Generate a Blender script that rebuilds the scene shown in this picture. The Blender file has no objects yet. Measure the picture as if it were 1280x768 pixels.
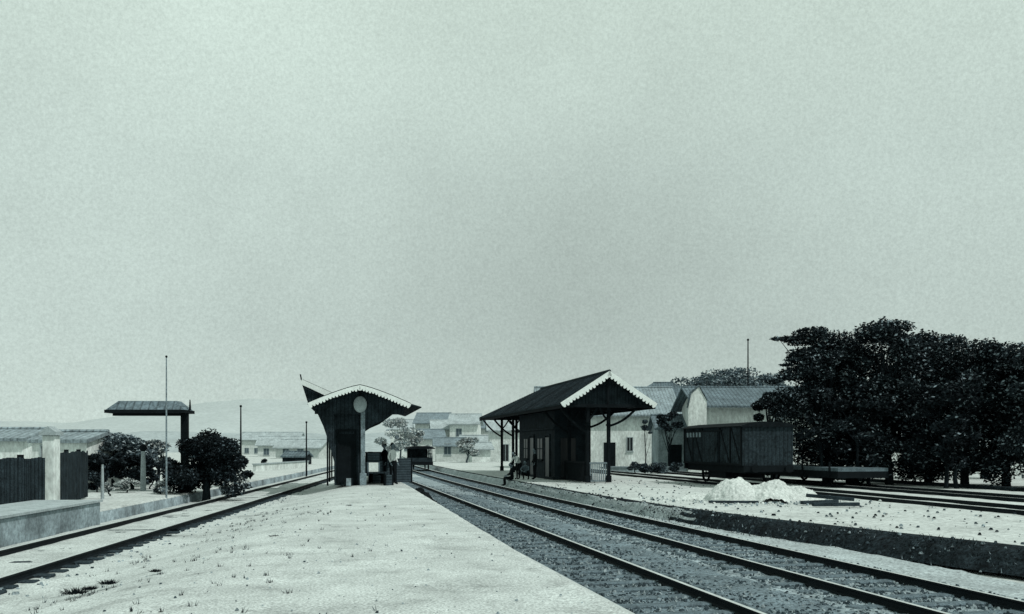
import bpy, bmesh, math, random
from mathutils import Vector, Matrix, noise as mnoise
random.seed(7)
scene = bpy.context.scene
COL = scene.collection
F, HY, CH = 1150.0, 558.0, 1.6          # focal length in pixels, horizon row, eye height (design numbers of the survey)
PI = math.pi
sin, cos, rad = math.sin, math.cos, math.radians

# ------------------------------------------------------------------ materials
def tone(v, a=1.0):
    """grey of albedo v with the cold green-blue cast of the old print"""
    k = min(1, v / 0.45)
    r = v * (0.60 + 0.31 * k); g = v * (0.93 + 0.07 * k); b = v * (1.13 - 0.16 * k)
    return (r, g, b, a)

def mat(name, v, var=0.35, scale=3.0, fine=40.0, finevar=0.25, rough=0.9, bump=0.0, bscale=None, spec=0.2, stretch=None, metallic=0.0, patch=None):
    m = bpy.data.materials.new(name); m.use_nodes = True
    nt = m.node_tree; N = nt.nodes; L = nt.links
    b = N['Principled BSDF']
    tc = N.new('ShaderNodeTexCoord'); mp = N.new('ShaderNodeMapping')
    L.new(tc.outputs['Object'], mp.inputs['Vector'])
    if stretch: mp.inputs['Scale'].default_value = stretch
    n1 = N.new('ShaderNodeTexNoise'); n1.inputs['Scale'].default_value = scale; n1.inputs['Detail'].default_value = 6; n1.inputs['Roughness'].default_value = .62
    n2 = N.new('ShaderNodeTexNoise'); n2.inputs['Scale'].default_value = fine; n2.inputs['Detail'].default_value = 3; n2.inputs['Roughness'].default_value = .7
    L.new(mp.outputs[0], n1.inputs['Vector']); L.new(mp.outputs[0], n2.inputs['Vector'])
    r1 = N.new('ShaderNodeMapRange'); r1.inputs['From Min'].default_value = .3; r1.inputs['From Max'].default_value = .7
    r1.inputs['To Min'].default_value = 1 - var; r1.inputs['To Max'].default_value = 1 + var
    r2 = N.new('ShaderNodeMapRange'); r2.inputs['From Min'].default_value = .32; r2.inputs['From Max'].default_value = .68
    r2.inputs['To Min'].default_value = 1 - finevar; r2.inputs['To Max'].default_value = 1 + finevar
    L.new(n1.outputs['Fac'], r1.inputs['Value']); L.new(n2.outputs['Fac'], r2.inputs['Value'])
    mu = N.new('ShaderNodeMath'); mu.operation = 'MULTIPLY'
    L.new(r1.outputs[0], mu.inputs[0]); L.new(r2.outputs[0], mu.inputs[1])
    if patch:
        n4 = N.new('ShaderNodeTexNoise'); n4.inputs['Scale'].default_value = patch; n4.inputs['Detail'].default_value = 8; n4.inputs['Roughness'].default_value = .72; n4.inputs['Distortion'].default_value = .6
        L.new(mp.outputs[0], n4.inputs['Vector']); r4 = N.new('ShaderNodeMapRange'); r4.inputs['From Min'].default_value = .52; r4.inputs['From Max'].default_value = .70; r4.inputs['To Min'].default_value = 1.0; r4.inputs['To Max'].default_value = .62
        L.new(n4.outputs['Fac'], r4.inputs['Value']); m4 = N.new('ShaderNodeMath'); m4.operation = 'MULTIPLY'; L.new(mu.outputs[0], m4.inputs[0]); L.new(r4.outputs[0], m4.inputs[1]); mu = m4
    hs = N.new('ShaderNodeVectorMath'); hs.operation = 'SCALE'; hs.inputs[0].default_value = tone(v)[:3]
    L.new(mu.outputs[0], hs.inputs['Scale']); L.new(hs.outputs[0], b.inputs['Base Color'])
    b.inputs['Roughness'].default_value = rough
    b.inputs['Specular IOR Level'].default_value = spec if spec > .3 else (.06 if v < .1 else .15)
    b.inputs['Metallic'].default_value = metallic
    if bump:
        bp = N.new('ShaderNodeBump'); bp.inputs['Strength'].default_value = bump; bp.inputs['Distance'].default_value = .03
        n3 = N.new('ShaderNodeTexNoise'); n3.inputs['Scale'].default_value = bscale or fine; n3.inputs['Detail'].default_value = 5
        L.new(mp.outputs[0], n3.inputs['Vector']); L.new(n3.outputs['Fac'], bp.inputs['Height']); L.new(bp.outputs[0], b.inputs['Normal'])
    return m

def band_mat(name, v, per_m=6.0, axis=0, depth=.5, dark=.45, **k):
    """boards, corrugation or tile courses: bands along one object axis, on top of mat()"""
    m = mat(name, v, **k); nt = m.node_tree; N = nt.nodes; L = nt.links
    b = N['Principled BSDF']; tc = [n for n in N if n.type == 'TEX_COORD'][0]
    sp = N.new('ShaderNodeSeparateXYZ'); L.new(tc.outputs['Object'], sp.inputs[0])
    mm = N.new('ShaderNodeMath'); mm.operation = 'MULTIPLY'; mm.inputs[1].default_value = per_m; L.new(sp.outputs[axis], mm.inputs[0])
    fr = N.new('ShaderNodeMath'); fr.operation = 'FRACT'; L.new(mm.outputs[0], fr.inputs[0])
    pg = N.new('ShaderNodeMath'); pg.operation = 'PINGPONG'; pg.inputs[1].default_value = .5; L.new(fr.outputs[0], pg.inputs[0])
    mr = N.new('ShaderNodeMapRange'); mr.inputs['From Min'].default_value = 0; mr.inputs['From Max'].default_value = .16; mr.inputs['To Min'].default_value = dark; mr.inputs['To Max'].default_value = 1
    L.new(pg.outputs[0], mr.inputs['Value'])
    src = b.inputs['Base Color'].links[0].from_socket
    sc_ = N.new('ShaderNodeVectorMath'); sc_.operation = 'SCALE'; L.new(src, sc_.inputs[0]); L.new(mr.outputs[0], sc_.inputs['Scale'])
    L.new(sc_.outputs[0], b.inputs['Base Color'])
    bp = N.new('ShaderNodeBump'); bp.inputs['Strength'].default_value = depth; bp.inputs['Distance'].default_value = .03
    L.new(pg.outputs[0], bp.inputs['Height']); L.new(bp.outputs[0], b.inputs['Normal'])
    return m

M = {
 'sand': mat('pale_sand', .43, var=.19, scale=.8, fine=34, finevar=.5, bump=.7, bscale=14, patch=1.3),
 'sand2': mat('pale_packed_earth', .44, patch=1.6, var=.16, scale=.4, fine=9, finevar=.30, bump=.5, bscale=8),
 'bank': mat('shade_dark_earth', .018, var=.7, scale=2.4, fine=14, finevar=.85, bump=1, bscale=9),  # near black: shadow on the right platform face put into the earth colour
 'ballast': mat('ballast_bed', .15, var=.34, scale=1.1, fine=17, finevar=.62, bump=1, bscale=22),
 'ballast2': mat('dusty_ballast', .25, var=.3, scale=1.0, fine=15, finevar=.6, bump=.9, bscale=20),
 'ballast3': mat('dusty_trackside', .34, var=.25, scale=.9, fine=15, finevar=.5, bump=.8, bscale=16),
 'stone_d': mat('ballast_stone_dark', .06, var=.4, scale=3, fine=30),
 'stone_l': mat('ballast_stone_light', .28, var=.3, scale=3, fine=30),
 'rail': mat('rusted_rail', .012, var=.3, scale=4, fine=60, rough=.6),
 'railtop': mat('worn_rail_top', .42, var=.2, scale=4, fine=60, rough=.5, spec=.4),
 'sleeper': mat('tarred_sleeper', .035, var=.4, scale=4, fine=30, finevar=.5, bump=.6),
 'sleeper_p': mat('dusty_sleeper', .12, var=.4, scale=4, fine=30, finevar=.5, bump=.6),
 'darkwood': band_mat('dark_boarded_timber', .03, per_m=6.5, axis=0, dark=.4, var=.5, scale=2.5, fine=25, finevar=.5),
 'darkwood_y': band_mat('dark_boarded_timber_side', .02, per_m=6.5, axis=1, dark=.35, var=.5, scale=2.5, fine=25, finevar=.5),  # near black: shade under the shelter roof put into the board colour
 'darkbeam': mat('dark_post_timber', .009, var=.4, scale=3, fine=30, finevar=.4),
 'palepost': mat('weathered_post_paint', .20, var=.4, scale=3, fine=25, finevar=.5),
 'white': mat('white_paint', .72, var=.10, scale=3, fine=25, finevar=.15),
 'dullwhite': mat('dull_white_paint', .33, var=.2, scale=3, fine=25, finevar=.25),
 'roofdark': band_mat('dark_roof_sheets', .03, per_m=3.2, axis=1, dark=.45, var=.45, scale=1.2, fine=10, finevar=.5),
 'rooftile': band_mat('weathered_roof_tiles', .13, per_m=3.5, axis=0, dark=.45, var=.35, scale=1.1, fine=8, finevar=.45),
 'roofpale': band_mat('pale_roof_tiles', .24, per_m=3.5, axis=0, dark=.55, var=.3, scale=1.1, fine=8, finevar=.4),
 'rooffar': mat('hazy_roof', .33, var=.25, scale=.8, fine=5, finevar=.3),  # far materials: distance haze put into lighter base colours
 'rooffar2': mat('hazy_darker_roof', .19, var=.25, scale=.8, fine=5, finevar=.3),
 'plaster': mat('white_plaster', .58, var=.28, scale=1.1, fine=7, finevar=.25, bump=.2, stretch=(1, 1, .45)),  # plain white wall colour with vertical streaks
 'plasterg': mat('stained_plaster', .27, var=.4, scale=.9, fine=6, finevar=.3, bump=.3),
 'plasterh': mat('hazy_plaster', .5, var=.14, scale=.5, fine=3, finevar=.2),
 'glass': mat('dark_window_glass', .012, rough=.4, spec=.32, var=.2),
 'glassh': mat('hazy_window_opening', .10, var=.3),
 'iron': mat('black_iron', .009, rough=.8, spec=.2, var=.3),
 'bark': mat('dark_bark', .015, var=.5, scale=5, fine=25, finevar=.5, stretch=(1, 1, .3), bump=.6),
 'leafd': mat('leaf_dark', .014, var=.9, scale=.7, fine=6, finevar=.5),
 'leafl': mat('leaf_glint', .19, var=.9, scale=2, fine=9),  # paler share of leaves: sunlit specks painted as colour
 'leafm': mat('leaf_mid', .085, var=.5, scale=.7, fine=5, finevar=.4),
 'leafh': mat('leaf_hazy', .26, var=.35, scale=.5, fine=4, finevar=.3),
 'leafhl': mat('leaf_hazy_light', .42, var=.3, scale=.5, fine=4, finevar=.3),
 'heap': mat('white_limestone', .5, var=.13, scale=2.2, fine=14, finevar=.26, bump=.6),
 'blackish': mat('blackish_lumps', .006, var=.6, scale=4, fine=14, finevar=.6, bump=1),
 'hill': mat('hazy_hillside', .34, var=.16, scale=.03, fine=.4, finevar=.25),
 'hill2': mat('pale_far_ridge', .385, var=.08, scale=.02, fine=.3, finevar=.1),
 'skin': mat('skin', .16, var=.1), 'shirt': mat('white_cotton', .6, var=.12, scale=8),
 'cloth': mat('dark_cloth', .008, var=.3, scale=8), 'grey': mat('grey_cloth', .1, var=.3, scale=8),
 'hair': mat('dark_hair', .01), 'straw': mat('pale_straw', .45, var=.2, scale=20),
 'wagon': band_mat('wagon_boards', .028, per_m=5.0, axis=1, dark=.3, var=.5, scale=1.6, fine=12, finevar=.6),
 'wagonend': band_mat('wagon_end_boards', .028, per_m=5.0, axis=0, dark=.45, var=.4, scale=2, fine=12, finevar=.5),
 'crate': band_mat('crate_boards', .06, per_m=9, axis=2, dark=.3, var=.3, scale=4, fine=20),
 'parapet': mat('mottled_parapet', .24, var=.6, scale=.9, fine=9, finevar=.35, bump=.4),  # mid grey with large random blotches
}

# ------------------------------------------------------------------ helpers
class MB:
    def __init__(s): s.v = []; s.f = []; s.m = []; s.mi = 0
    def face(s, pts, mi=None):
        i = len(s.v); s.v += [tuple(p) for p in pts]; s.f.append(tuple(range(i, i + len(pts)))); s.m.append(s.mi if mi is None else mi)
    def box(s, x0, x1, y0, y1, z0, z1, mi=None):
        i = len(s.v)
        s.v += [(x0,y0,z0),(x1,y0,z0),(x1,y1,z0),(x0,y1,z0),(x0,y0,z1),(x1,y0,z1),(x1,y1,z1),(x0,y1,z1)]
        for q in ((3,2,1,0),(4,5,6,7),(0,1,5,4),(1,2,6,5),(2,3,7,6),(3,0,4,7)):
            s.f.append(tuple(i + k for k in q)); s.m.append(s.mi if mi is None else mi)
    def prism(s, poly, axis, a, b, mi=None):
        """polygon in the two other axes, extruded along axis from a to b"""
        def P(u, w, t):
            return {0: (t, u, w), 1: (u, t, w), 2: (u, w, t)}[axis]
        i = len(s.v); n = len(poly)
        s.v += [P(u, w, a) for u, w in poly] + [P(u, w, b) for u, w in poly]
        k = s.mi if mi is None else mi
        s.f.append(tuple(i + j for j in range(n))[::-1]); s.m.append(k)
        s.f.append(tuple(i + n + j for j in range(n))); s.m.append(k)
        for j in range(n):
            q = (j + 1) % n; s.f.append((i + j, i + q, i + n + q, i + n + j)); s.m.append(k)
    def tube(s, pts, rr, seg=8, mi=None):
        pts = [Vector(p) for p in pts]; i = len(s.v); k = s.mi if mi is None else mi
        for j, p in enumerate(pts):
            d = (pts[min(j + 1, len(pts) - 1)] - pts[max(j - 1, 0)]).normalized()
            a = d.orthogonal().normalized() if j == 0 else (a - d * a.dot(d)).normalized()
            b = d.cross(a); r = rr[j] if isinstance(rr, (list, tuple)) else rr
            for q in range(seg):
                t = 2 * PI * q / seg; s.v.append(tuple(p + (a * cos(t) + b * sin(t)) * r))
        for j in range(len(pts) - 1):
            for q in range(seg):
                w = (q + 1) % seg
                s.f.append((i + j*seg + q, i + j*seg + w, i + (j+1)*seg + w, i + (j+1)*seg + q)); s.m.append(k)
        s.f.append(tuple(i + q for q in range(seg))[::-1]); s.m.append(k)
        e = i + (len(pts) - 1) * seg; s.f.append(tuple(e + q for q in range(seg))); s.m.append(k)
    def ball(s, c, r, seg=10, rings=7, mi=None):
        c = Vector(c); r = Vector(r if isinstance(r, (list, tuple)) else (r, r, r)); i = len(s.v); k = s.mi if mi is None else mi
        for a in range(rings + 1):
            t = PI * a / rings
            for q in range(seg):
                u = 2 * PI * q / seg; s.v.append((c.x + r.x*sin(t)*cos(u), c.y + r.y*sin(t)*sin(u), c.z + r.z*cos(t)))
        for a in range(rings):
            for q in range(seg):
                w = (q + 1) % seg
                s.f.append((i + a*seg + q, i + (a+1)*seg + q, i + (a+1)*seg + w, i + a*seg + w)); s.m.append(k)
    def build(s, name, mats, parent=None, loc=(0,0,0), smooth=False, clean=True):
        me = bpy.data.meshes.new(name); me.from_pydata(s.v, [], s.f)
        if not isinstance(mats, (list, tuple)): mats = [mats]
        for m in mats: me.materials.append(m)
        me.polygons.foreach_set('material_index', s.m)
        if clean:
            bm = bmesh.new(); bm.from_mesh(me); bmesh.ops.recalc_face_normals(bm, faces=bm.faces); bm.to_mesh(me); bm.free()
        if smooth: me.polygons.foreach_set('use_smooth', [True] * len(me.polygons))
        me.update()
        o = bpy.data.objects.new(name, me); COL.objects.link(o); o.location = loc
        if parent: o.parent = parent
        return o

def tag(o, label=None, cat=None, group=None, kind=None):
    if label: o['label'] = label
    if cat: o['category'] = cat
    if group: o['group'] = group
    if kind: o['kind'] = kind
    return o
def empty(name, loc, rz=0, label=None, cat=None, group=None):
    o = bpy.data.objects.new(name, None); COL.objects.link(o); o.location = loc; o.rotation_euler = (0, 0, rz)
    o.empty_display_size = .3
    return tag(o, label, cat, group)
def copy_tree(o, parent=None):
    c = o.copy(); COL.objects.link(c); c.parent = parent
    for ch in list(o.children): copy_tree(ch, c)
    return c
def bevel(o, w=.012):
    b = o.modifiers.new('bevel', 'BEVEL'); b.width = w; b.segments = 1; b.limit_method = 'ANGLE'
    return o

# track frames ------------------------------------------------------
DR = Vector((-.2043, .9789)); NR = Vector((.9789, .2043)); AR = math.atan2(.2043, .9789)
DL = Vector((-.0861, .9963)); NL = Vector((.9963, .0861)); AL = math.atan2(.0861, .9963)
def PR(n, s):
    if s > 50: n += (s - 50) ** 2 / 3200.0
    p = NR * n + DR * s; return p.x, p.y
def PL(n, s):
    p = NL * n + DL * s; return p.x, p.y
def nz(x, y, k=1.0, seed=0.0): return mnoise.noise(Vector((x * k, y * k, seed)))
def fract(x, y, k=1.0, seed=0.0, oct=4): return mnoise.fractal(Vector((x * k, y * k, seed)), .9, 2.1, oct)

def grid(name, rows, mats, mfun=None, smooth=True, kind='structure'):
    """rows: list of equal-length lists of (x,y,z)"""
    v = [p for r in rows for p in r]; w = len(rows[0]); f = []; mi = []
    for a in range(len(rows) - 1):
        for b in range(w - 1):
            f.append((a*w+b, a*w+b+1, (a+1)*w+b+1, (a+1)*w+b)); mi.append(mfun(a, b) if mfun else 0)
    me = bpy.data.meshes.new(name); me.from_pydata(v, [], f)
    for m in (mats if isinstance(mats, list) else [mats]): me.materials.append(m)
    me.polygons.foreach_set('material_index', mi)
    if smooth: me.polygons.foreach_set('use_smooth', [True] * len(f))
    me.update(); o = bpy.data.objects.new(name, me); COL.objects.link(o)
    if kind: o['kind'] = kind
    return o
def steps(a, b, s0, g=1.03):
    r = [a]; st = s0
    while r[-1] < b: r.append(r[-1] + st); st *= g
    return r

# ------------------------------------------------------------------ ground
mb = MB(); mb.face([(-2500,-300,-.8),(2500,-300,-.8),(2500,3500,-.8),(-2500,3500,-.8)])
mb.build('ground', M['sand2'])['kind'] = 'structure'

# island platform: flat sandy top, soft slope down to the left track
def n_edge(s):     # right edge of the island platform in the right track frame
    return 2.9 + max(0, min(1, (s - 12) / 26)) * .62
rows = []
for s in steps(-4, 76, .16, 1.012):
    ex, ey = PR(n_edge(s), s) if s < 50 else (NR * n_edge(s) + DR * s)[:]
    Y = ey; lx = -7.85 - .0864 * (Y - 18.5) + 1.6*.0 + .55
    W = ex - lx; r = []
    if W < .3: break
    K = 74
    for k in range(K + 1):
        t = (k / K) ** .9; x = ex - W * t; dl = x - lx       # distance from left foot
        ramp = max(0, min(1, dl / min(3.2, W * .6))); ramp = ramp * ramp * (3 - 2 * ramp)
        z = -.44 + .44 * ramp
        edge = 0
        if k > 0:
            z += .018 * fract(x, Y, .6, 1) + .010 * fract(x, Y, 3.1, 2) - (.01 if k < 3 else 0)
        else: x += .035 * fract(Y, 0, 1.7, 5)
        r.append((x, Y, z))
    # platform wall
    x0 = r[0][0]
    r = [(x0 + .02, Y, -.8), (x0 + .02, Y, -.06), (x0 + .012, Y, -.015)] + r
    rows.append(r)
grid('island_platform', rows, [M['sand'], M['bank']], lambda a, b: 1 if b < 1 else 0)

# left track bed
rows = []
for Y in steps(-5, 150, .25, 1.012):
    r = []
    for k in range(81):
        n = -5.2 - 4.0 * k / 80; x = (n - .0861 * Y) / .9963
        inn = max(0, min(1, (.84 - abs(n + 7.0)) / .06)); r.append((x, Y, -.437 + .045 * inn + .012 * fract(x, Y, 2.2, 3) + .008 * nz(x, Y, .7)))
    rows.append(r)
grid('left_track_bed', rows, M['sand'])

# left ground: low platform edge then flat ground
rows = []
for Y in steps(-5, 190, .35, 1.014):
    r = []
    for j, n in enumerate([-8.75, -8.78, -8.84] + [-8.9 - .12 * 1.2 ** k for k in range(34)]):
        x = (n - .0861 * Y) / .9963
        z = -.62 if j == 0 else (-.14 if j == 1 else -.1 + .012 * fract(x, Y, 1.1, 8))
        r.append((x + (.03 * nz(Y, 2, 1.5) if j else 0), Y, z))
    rows.append(r)
grid('left_platform', rows, [M['sand2'], M['parapet']], lambda a, b: 1 if b < 1 else 0)

# ballast bed under the two main tracks
rows = []
for s in steps(4, 150, .13, 1.0085):
    r = []
    for k in range(75):
        n = 2.6 + 8.7 * k / 74; x, y = PR(n, s)
        z = -.655 + .022 * fract(x, y, 3.6, 4) + .02 * fract(x, y, 1.1, 6)
        if 5.9 < n < 7.3: z += .03 * sin((n - 5.9) / 1.4 * PI)
        r.append((x, y, z))
    rows.append(r)
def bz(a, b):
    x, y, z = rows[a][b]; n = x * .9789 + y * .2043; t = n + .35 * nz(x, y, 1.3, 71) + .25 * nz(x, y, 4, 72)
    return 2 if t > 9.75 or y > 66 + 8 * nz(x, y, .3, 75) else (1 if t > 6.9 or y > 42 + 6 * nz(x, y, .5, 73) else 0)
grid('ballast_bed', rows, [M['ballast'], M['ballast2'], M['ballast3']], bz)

# right platform and yard: earth bank then flat ground
def n_right(s):
    pts = [(0, 14.2), (8, 13.9), (14, 13.0), (18, 12.1), (22, 11.25), (27, 10.7), (34, 10.35), (150, 10.35)]
    for (a, p), (b, q) in zip(pts, pts[1:]):
        if s <= b: return p + (q - p) * (s - a) / (b - a)
    return 10.35
ss = steps(2, 170, .22, 1.012); rows = []
for s in ss:
    e = n_right(s); r = []; w = .55 if s < 34 else .3
    slop = max(.3, min(.75, (e - 10.35) * .35 + .3))
    for j in range(9):
        t = j / 8; n = e - slop * (1 - t) + .05 * nz(s, j, .9, 4); x, y = PR(n, s)
        z = -.72 + .47 * (1 - (1 - t) ** 1.7) + (.07 * fract(x, y, 2.4, 9) if 0 < j < 8 else 0) * (1 if s < 60 else .3)
        r.append((x, y, z))
    for k in range(46):
        n = e + .12 * 1.165 ** k; x, y = PR(n, s) if s < 200 else (0, 0)
        r.append((x, y, -.245 - .04 * min(1, k / 20) + .02 * fract(x, y, .5, 5) + .012 * fract(x, y, 2.5, 7)))
    rows.append(r)
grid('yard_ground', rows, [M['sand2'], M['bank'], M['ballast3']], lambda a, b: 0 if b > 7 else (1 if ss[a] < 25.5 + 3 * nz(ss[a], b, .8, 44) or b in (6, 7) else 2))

# hills
def hill(name, Y, hf, m, x0=-900, x1=900):
    rows = []
    for k in range(5):
        r = []
        for i in range(141):
            x = x0 + (x1 - x0) * i / 140; h = hf(x)
            r.append((x, Y + 60 * k, -2 + (h + 2) * min(1, k / 3.0) + (1.5 * fract(x, k, .05, 3) if k else 0)))
        rows.append(r)
    return grid(name, rows, m)
hill('hills', 330, lambda x: 9 + 5 * fract(x, 0, .006, 11) + 3 * fract(x, 0, .03, 12), M['hill'])
hill('distant_ridge', 720, lambda x: 27 + 12 * fract(x, 0, .0035, 21, 3) + (22 * math.exp(-((x + 260) / 110) ** 2)), M['hill2'], -1500, 1500)

# loose stones (stuff) ------------------------------------------------
def stones(name, spots, mats, label, cat):
    b = MB()
    for (x, y, z, r) in spots:
        i = len(b.v); a0 = random.random() * 6
        k = random.randrange(len(mats)); h = r * random.uniform(.45, .9)
        for q in range(5):
            a = a0 + q * 1.257; rr = r * random.uniform(.7, 1.2)
            b.v.append((x + rr * cos(a), y + rr * sin(a), z - r * .3))
        for q in range(3):
            a = a0 + .5 + q * 2.09; rr = r * random.uniform(.35, .7)
            b.v.append((x + rr * cos(a), y + rr * sin(a), z + h * random.uniform(.8, 1)))
        b.f.append((i+5, i+6, i+7)); b.m.append(k)
        for q in range(5):
            w = (q + 1) % 5; t = 5 + (q * 3 // 5)
            b.f.append((i+q, i+w, i+t)); b.m.append(k)
        b.f.append((i+1+1, i+6, i+5)); b.m.append(k); b.f.append((i+4, i+7, i+6)); b.m.append(k); b.f.append((i, i+5, i+7)); b.m.append(k)
    o = b.build(name, mats, clean=False); tag(o, label, cat, kind='stuff'); return o
sp = []
for _ in range(42000):
    s = 6 + 46 * random.random() ** 1.7; n = random.uniform(2.95, 10.0)
    if s > 30 and random.random() < .3: continue
    x, y = PR(n, s); sp.append((x, y, -.645 + random.uniform(-.01, .015), random.choice([.015, .02, .028, .04])))
stones('ballast_stones', sp, [M['stone_d'], M['stone_d'], M['stone_l'], M['ballast']], 'loose crushed stone ballast between and beside the right hand rails', 'ballast')
sp = []
for _ in range(650):
    Y = 6 + 34 * random.random() ** 1.5; x = random.uniform(-.5 * Y * .55 - 2, -.2 * Y + 3)
    n = x * .9789 + Y * .2043
    if n > 2.8 or x < -7.2 - .0864 * (Y - 18.5) : continue
    lx = x - (-7.3 - .0864 * (Y - 18.5)); ramp = max(0, min(1, lx / 3.2)); ramp = ramp * ramp * (3 - 2 * ramp)
    sp.append((x, Y, -.44 + .44 * ramp + .004, random.choice([.008, .010, .014, .022])))
for _ in range(900):
    s = random.uniform(10, 40); x, y = PL(random.uniform(-8.4, -5.4), s); sp.append((x, y, -.43, random.choice([.015, .025, .04])))
stones('pebbles', sp, [M['stone_d'], M['parapet'], M['stone_l']], 'small scattered pebbles on the sandy island platform', 'pebbles')
sp = []
for _ in range(1200):
    s = random.uniform(9, 48); e = n_right(s); n = e + random.choice([random.uniform(-1.0, .1), random.uniform(0, 8)])
    x, y = PR(n, s); t = max(0, min(1, (n - e) / .9 + 1)); sp.append((x, y, -.7 + .45 * (1 - (1 - t) ** 1.7), random.choice([.015, .03, .05])))
stones('bank_rubble', sp, [M['stone_d'], M['bank'], M['bank'], M['stone_d'], M['parapet']], 'loose rubble and clods along the dark platform bank at right', 'rubble')

# grass growing on the bank
b = MB()
for _ in range(2600):
    s = random.uniform(9, 29) ; e = n_right(s); n = e - random.random() ** .8 * .95; x, y = PR(n, s)
    t = max(0, min(1, (n - e) / .9 + 1)); z = -.72 + .46 * (1 - (1 - t) ** 1.7)
    if nz(x, y, .9, 33) < -.12: continue
    a = random.random() * 6.28; h = random.uniform(.03, .10); w = .012; lx, ly = random.uniform(-.06, .06), random.uniform(-.06, .06)
    b.face([(x - w*cos(a), y - w*sin(a), z), (x + w*cos(a), y + w*sin(a), z), (x + lx, y + ly, z + h)], 0 if random.random() < .85 else 1)
tag(b.build('bank_grass', [M['leafd'], M['leafl']], clean=False), 'short dark grass growing on the earth bank below the right platform', 'grass', kind='stuff')

# ------------------------------------------------------------------ tracks
PROF = [(-.06,0),(.06,0),(.06,.02),(.012,.035),(.012,.10),(.034,.11),(.034,.14),(-.034,.14),(-.034,.11),(-.012,.10),(-.012,.035),(-.06,.02)]
def rail_mesh(name, fn, n, s0, s1, z, st, parent):
    b = MB(); s = s0; P = len(PROF); prev = None
    while s <= s1 + .01:
        x, y = fn(n, s); x2, y2 = fn(n, s + .1); x3, y3 = fn(n + .1, s); t = Vector((x3 - x, y3 - y)).normalized()
        w = .004 * nz(s, n, .35, 9)
        i = len(b.v)
        for (u, h) in PROF: b.v.append((x + t.x * (u + w), y + t.y * (u + w), z + h))
        if prev is not None:
            for q in range(P):
                r = (q + 1) % P; b.f.append((prev + q, prev + r, i + r, i + q)); b.m.append(1 if q == 6 else 0)
        prev = i; s += st
    return b.build(name, [M['rail'], M['railtop']], parent)
def track(fn, nc, s0, s1, z, label, group=None, sl_top=None, spacing=.72, sl_mat='sleeper', ang=0, g=.81, hl=1.3):
    x0, y0 = fn(nc, s0)
    root = empty('railway_track', (0, 0, 0), 0, label, 'railway track', group)
    for sgn in (-1, 1): rail_mesh('rail', fn, nc + sgn * g, s0, s1, z, 1.0, root)
    if sl_top is not None:
        b = MB(); b.box(-hl, hl, -.12, .12, -.13, 0); proto = None; s = s0 + .3; cnt = 0; rest = MB()
        while s < s1:
            x, y = fn(nc, s); x2, y2 = fn(nc, s + .2); a = math.atan2(y2 - y, x2 - x) - PI / 2 + random.uniform(-.012, .012)
            zz = sl_top + random.uniform(-.012, .012)
            if cnt < 98:
                if proto is None: proto = o = b.build('sleeper', M[sl_mat], root); bevel(o, .015)
                else: o = proto.copy(); COL.objects.link(o); o.parent = root
                o.location = (x, y, zz); o.rotation_euler = (0, 0, a); o.scale = (random.uniform(.96, 1.04), random.uniform(.9, 1.1), 1)
            else:
                R = Matrix.Rotation(a, 3, 'Z'); i = len(rest.v)
                rest.box(-hl, hl, -.12, .12, -.13, 0)
                for k in range(i, len(rest.v)): p = R @ Vector(rest.v[k]); rest.v[k] = (p.x + x, p.y + y, p.z + zz)
            cnt += 1; s += spacing
        if rest.v: rest.build('distant_sleepers', M[sl_mat], root)['kind'] = 'stuff'
    return root
track(PR, 4.64, 4, 98, -.64, 'near right railway track running close along the island platform edge', sl_top=-.625, sl_mat='sleeper_p')
track(PR, 8.52, 4, 104, -.64, 'second railway track on the right, in front of the yard bank', sl_top=-.628, sl_mat='sleeper_p')
track(PL, -7.0, 8, 80, -.425, 'left railway track on dark sleepers along the low left platform', sl_top=-.402, spacing=.55, hl=1.07)
track(PR, 19.7, 14, 75, -.30, 'nearer yard siding half buried in pale earth at the right')
track(PR, 24.0, 14, 75, -.30, 'farther yard siding in front of the row of dark trees')

# ------------------------------------------------------------------ shared building bits
def bargeboard(b, x0, z0, x1, z1, y, h0=.26, th=.05, teeth=14, mi=0):
    """scalloped fringe board along a sloping roof edge"""
    L_ = Vector((x1 - x0, z1 - z0)); nrm = Vector((L_.y, -L_.x)).normalized()
    if nrm.y > 0: nrm = -nrm
    for k in range(teeth):
        a = Vector((x0, z0)) + L_ * k / teeth; c = Vector((x0, z0)) + L_ * (k + 1) / teeth
        m = (a + c) / 2; h = h0 * random.uniform(.88, 1.06)
        poly = [a, c, c + nrm*h*.6, c + (m - c) * .45 + nrm * h * .93, m + nrm * h, a + (m - a) * .55 + nrm * h * .93, a + nrm * h * .6]
        b.prism([(p.x, p.y) for p in poly], 1, y, y + th, mi)
def curved_brace(b, x0, z0, x1, z1, y, w=.1, th=.1, bow=.25, seg=7):
    """bowed timber bracket in the x-z plane"""
    P = []
    for k in range(seg + 1):
        t = k / seg; x = x0 + (x1 - x0) * t; z = z0 + (z1 - z0) * t
        P.append(Vector((x, z - bow * sin(PI * t) * abs(x1 - x0) * .4)))
    for p, q in zip(P, P[1:]):
        n = Vector((-(q - p).y, (q - p).x)).normalized() * w / 2
        b.prism([(p+n)[:], (q+n)[:], (q-n)[:], (p-n)[:]], 1, y - th/2, y + th/2)

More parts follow.
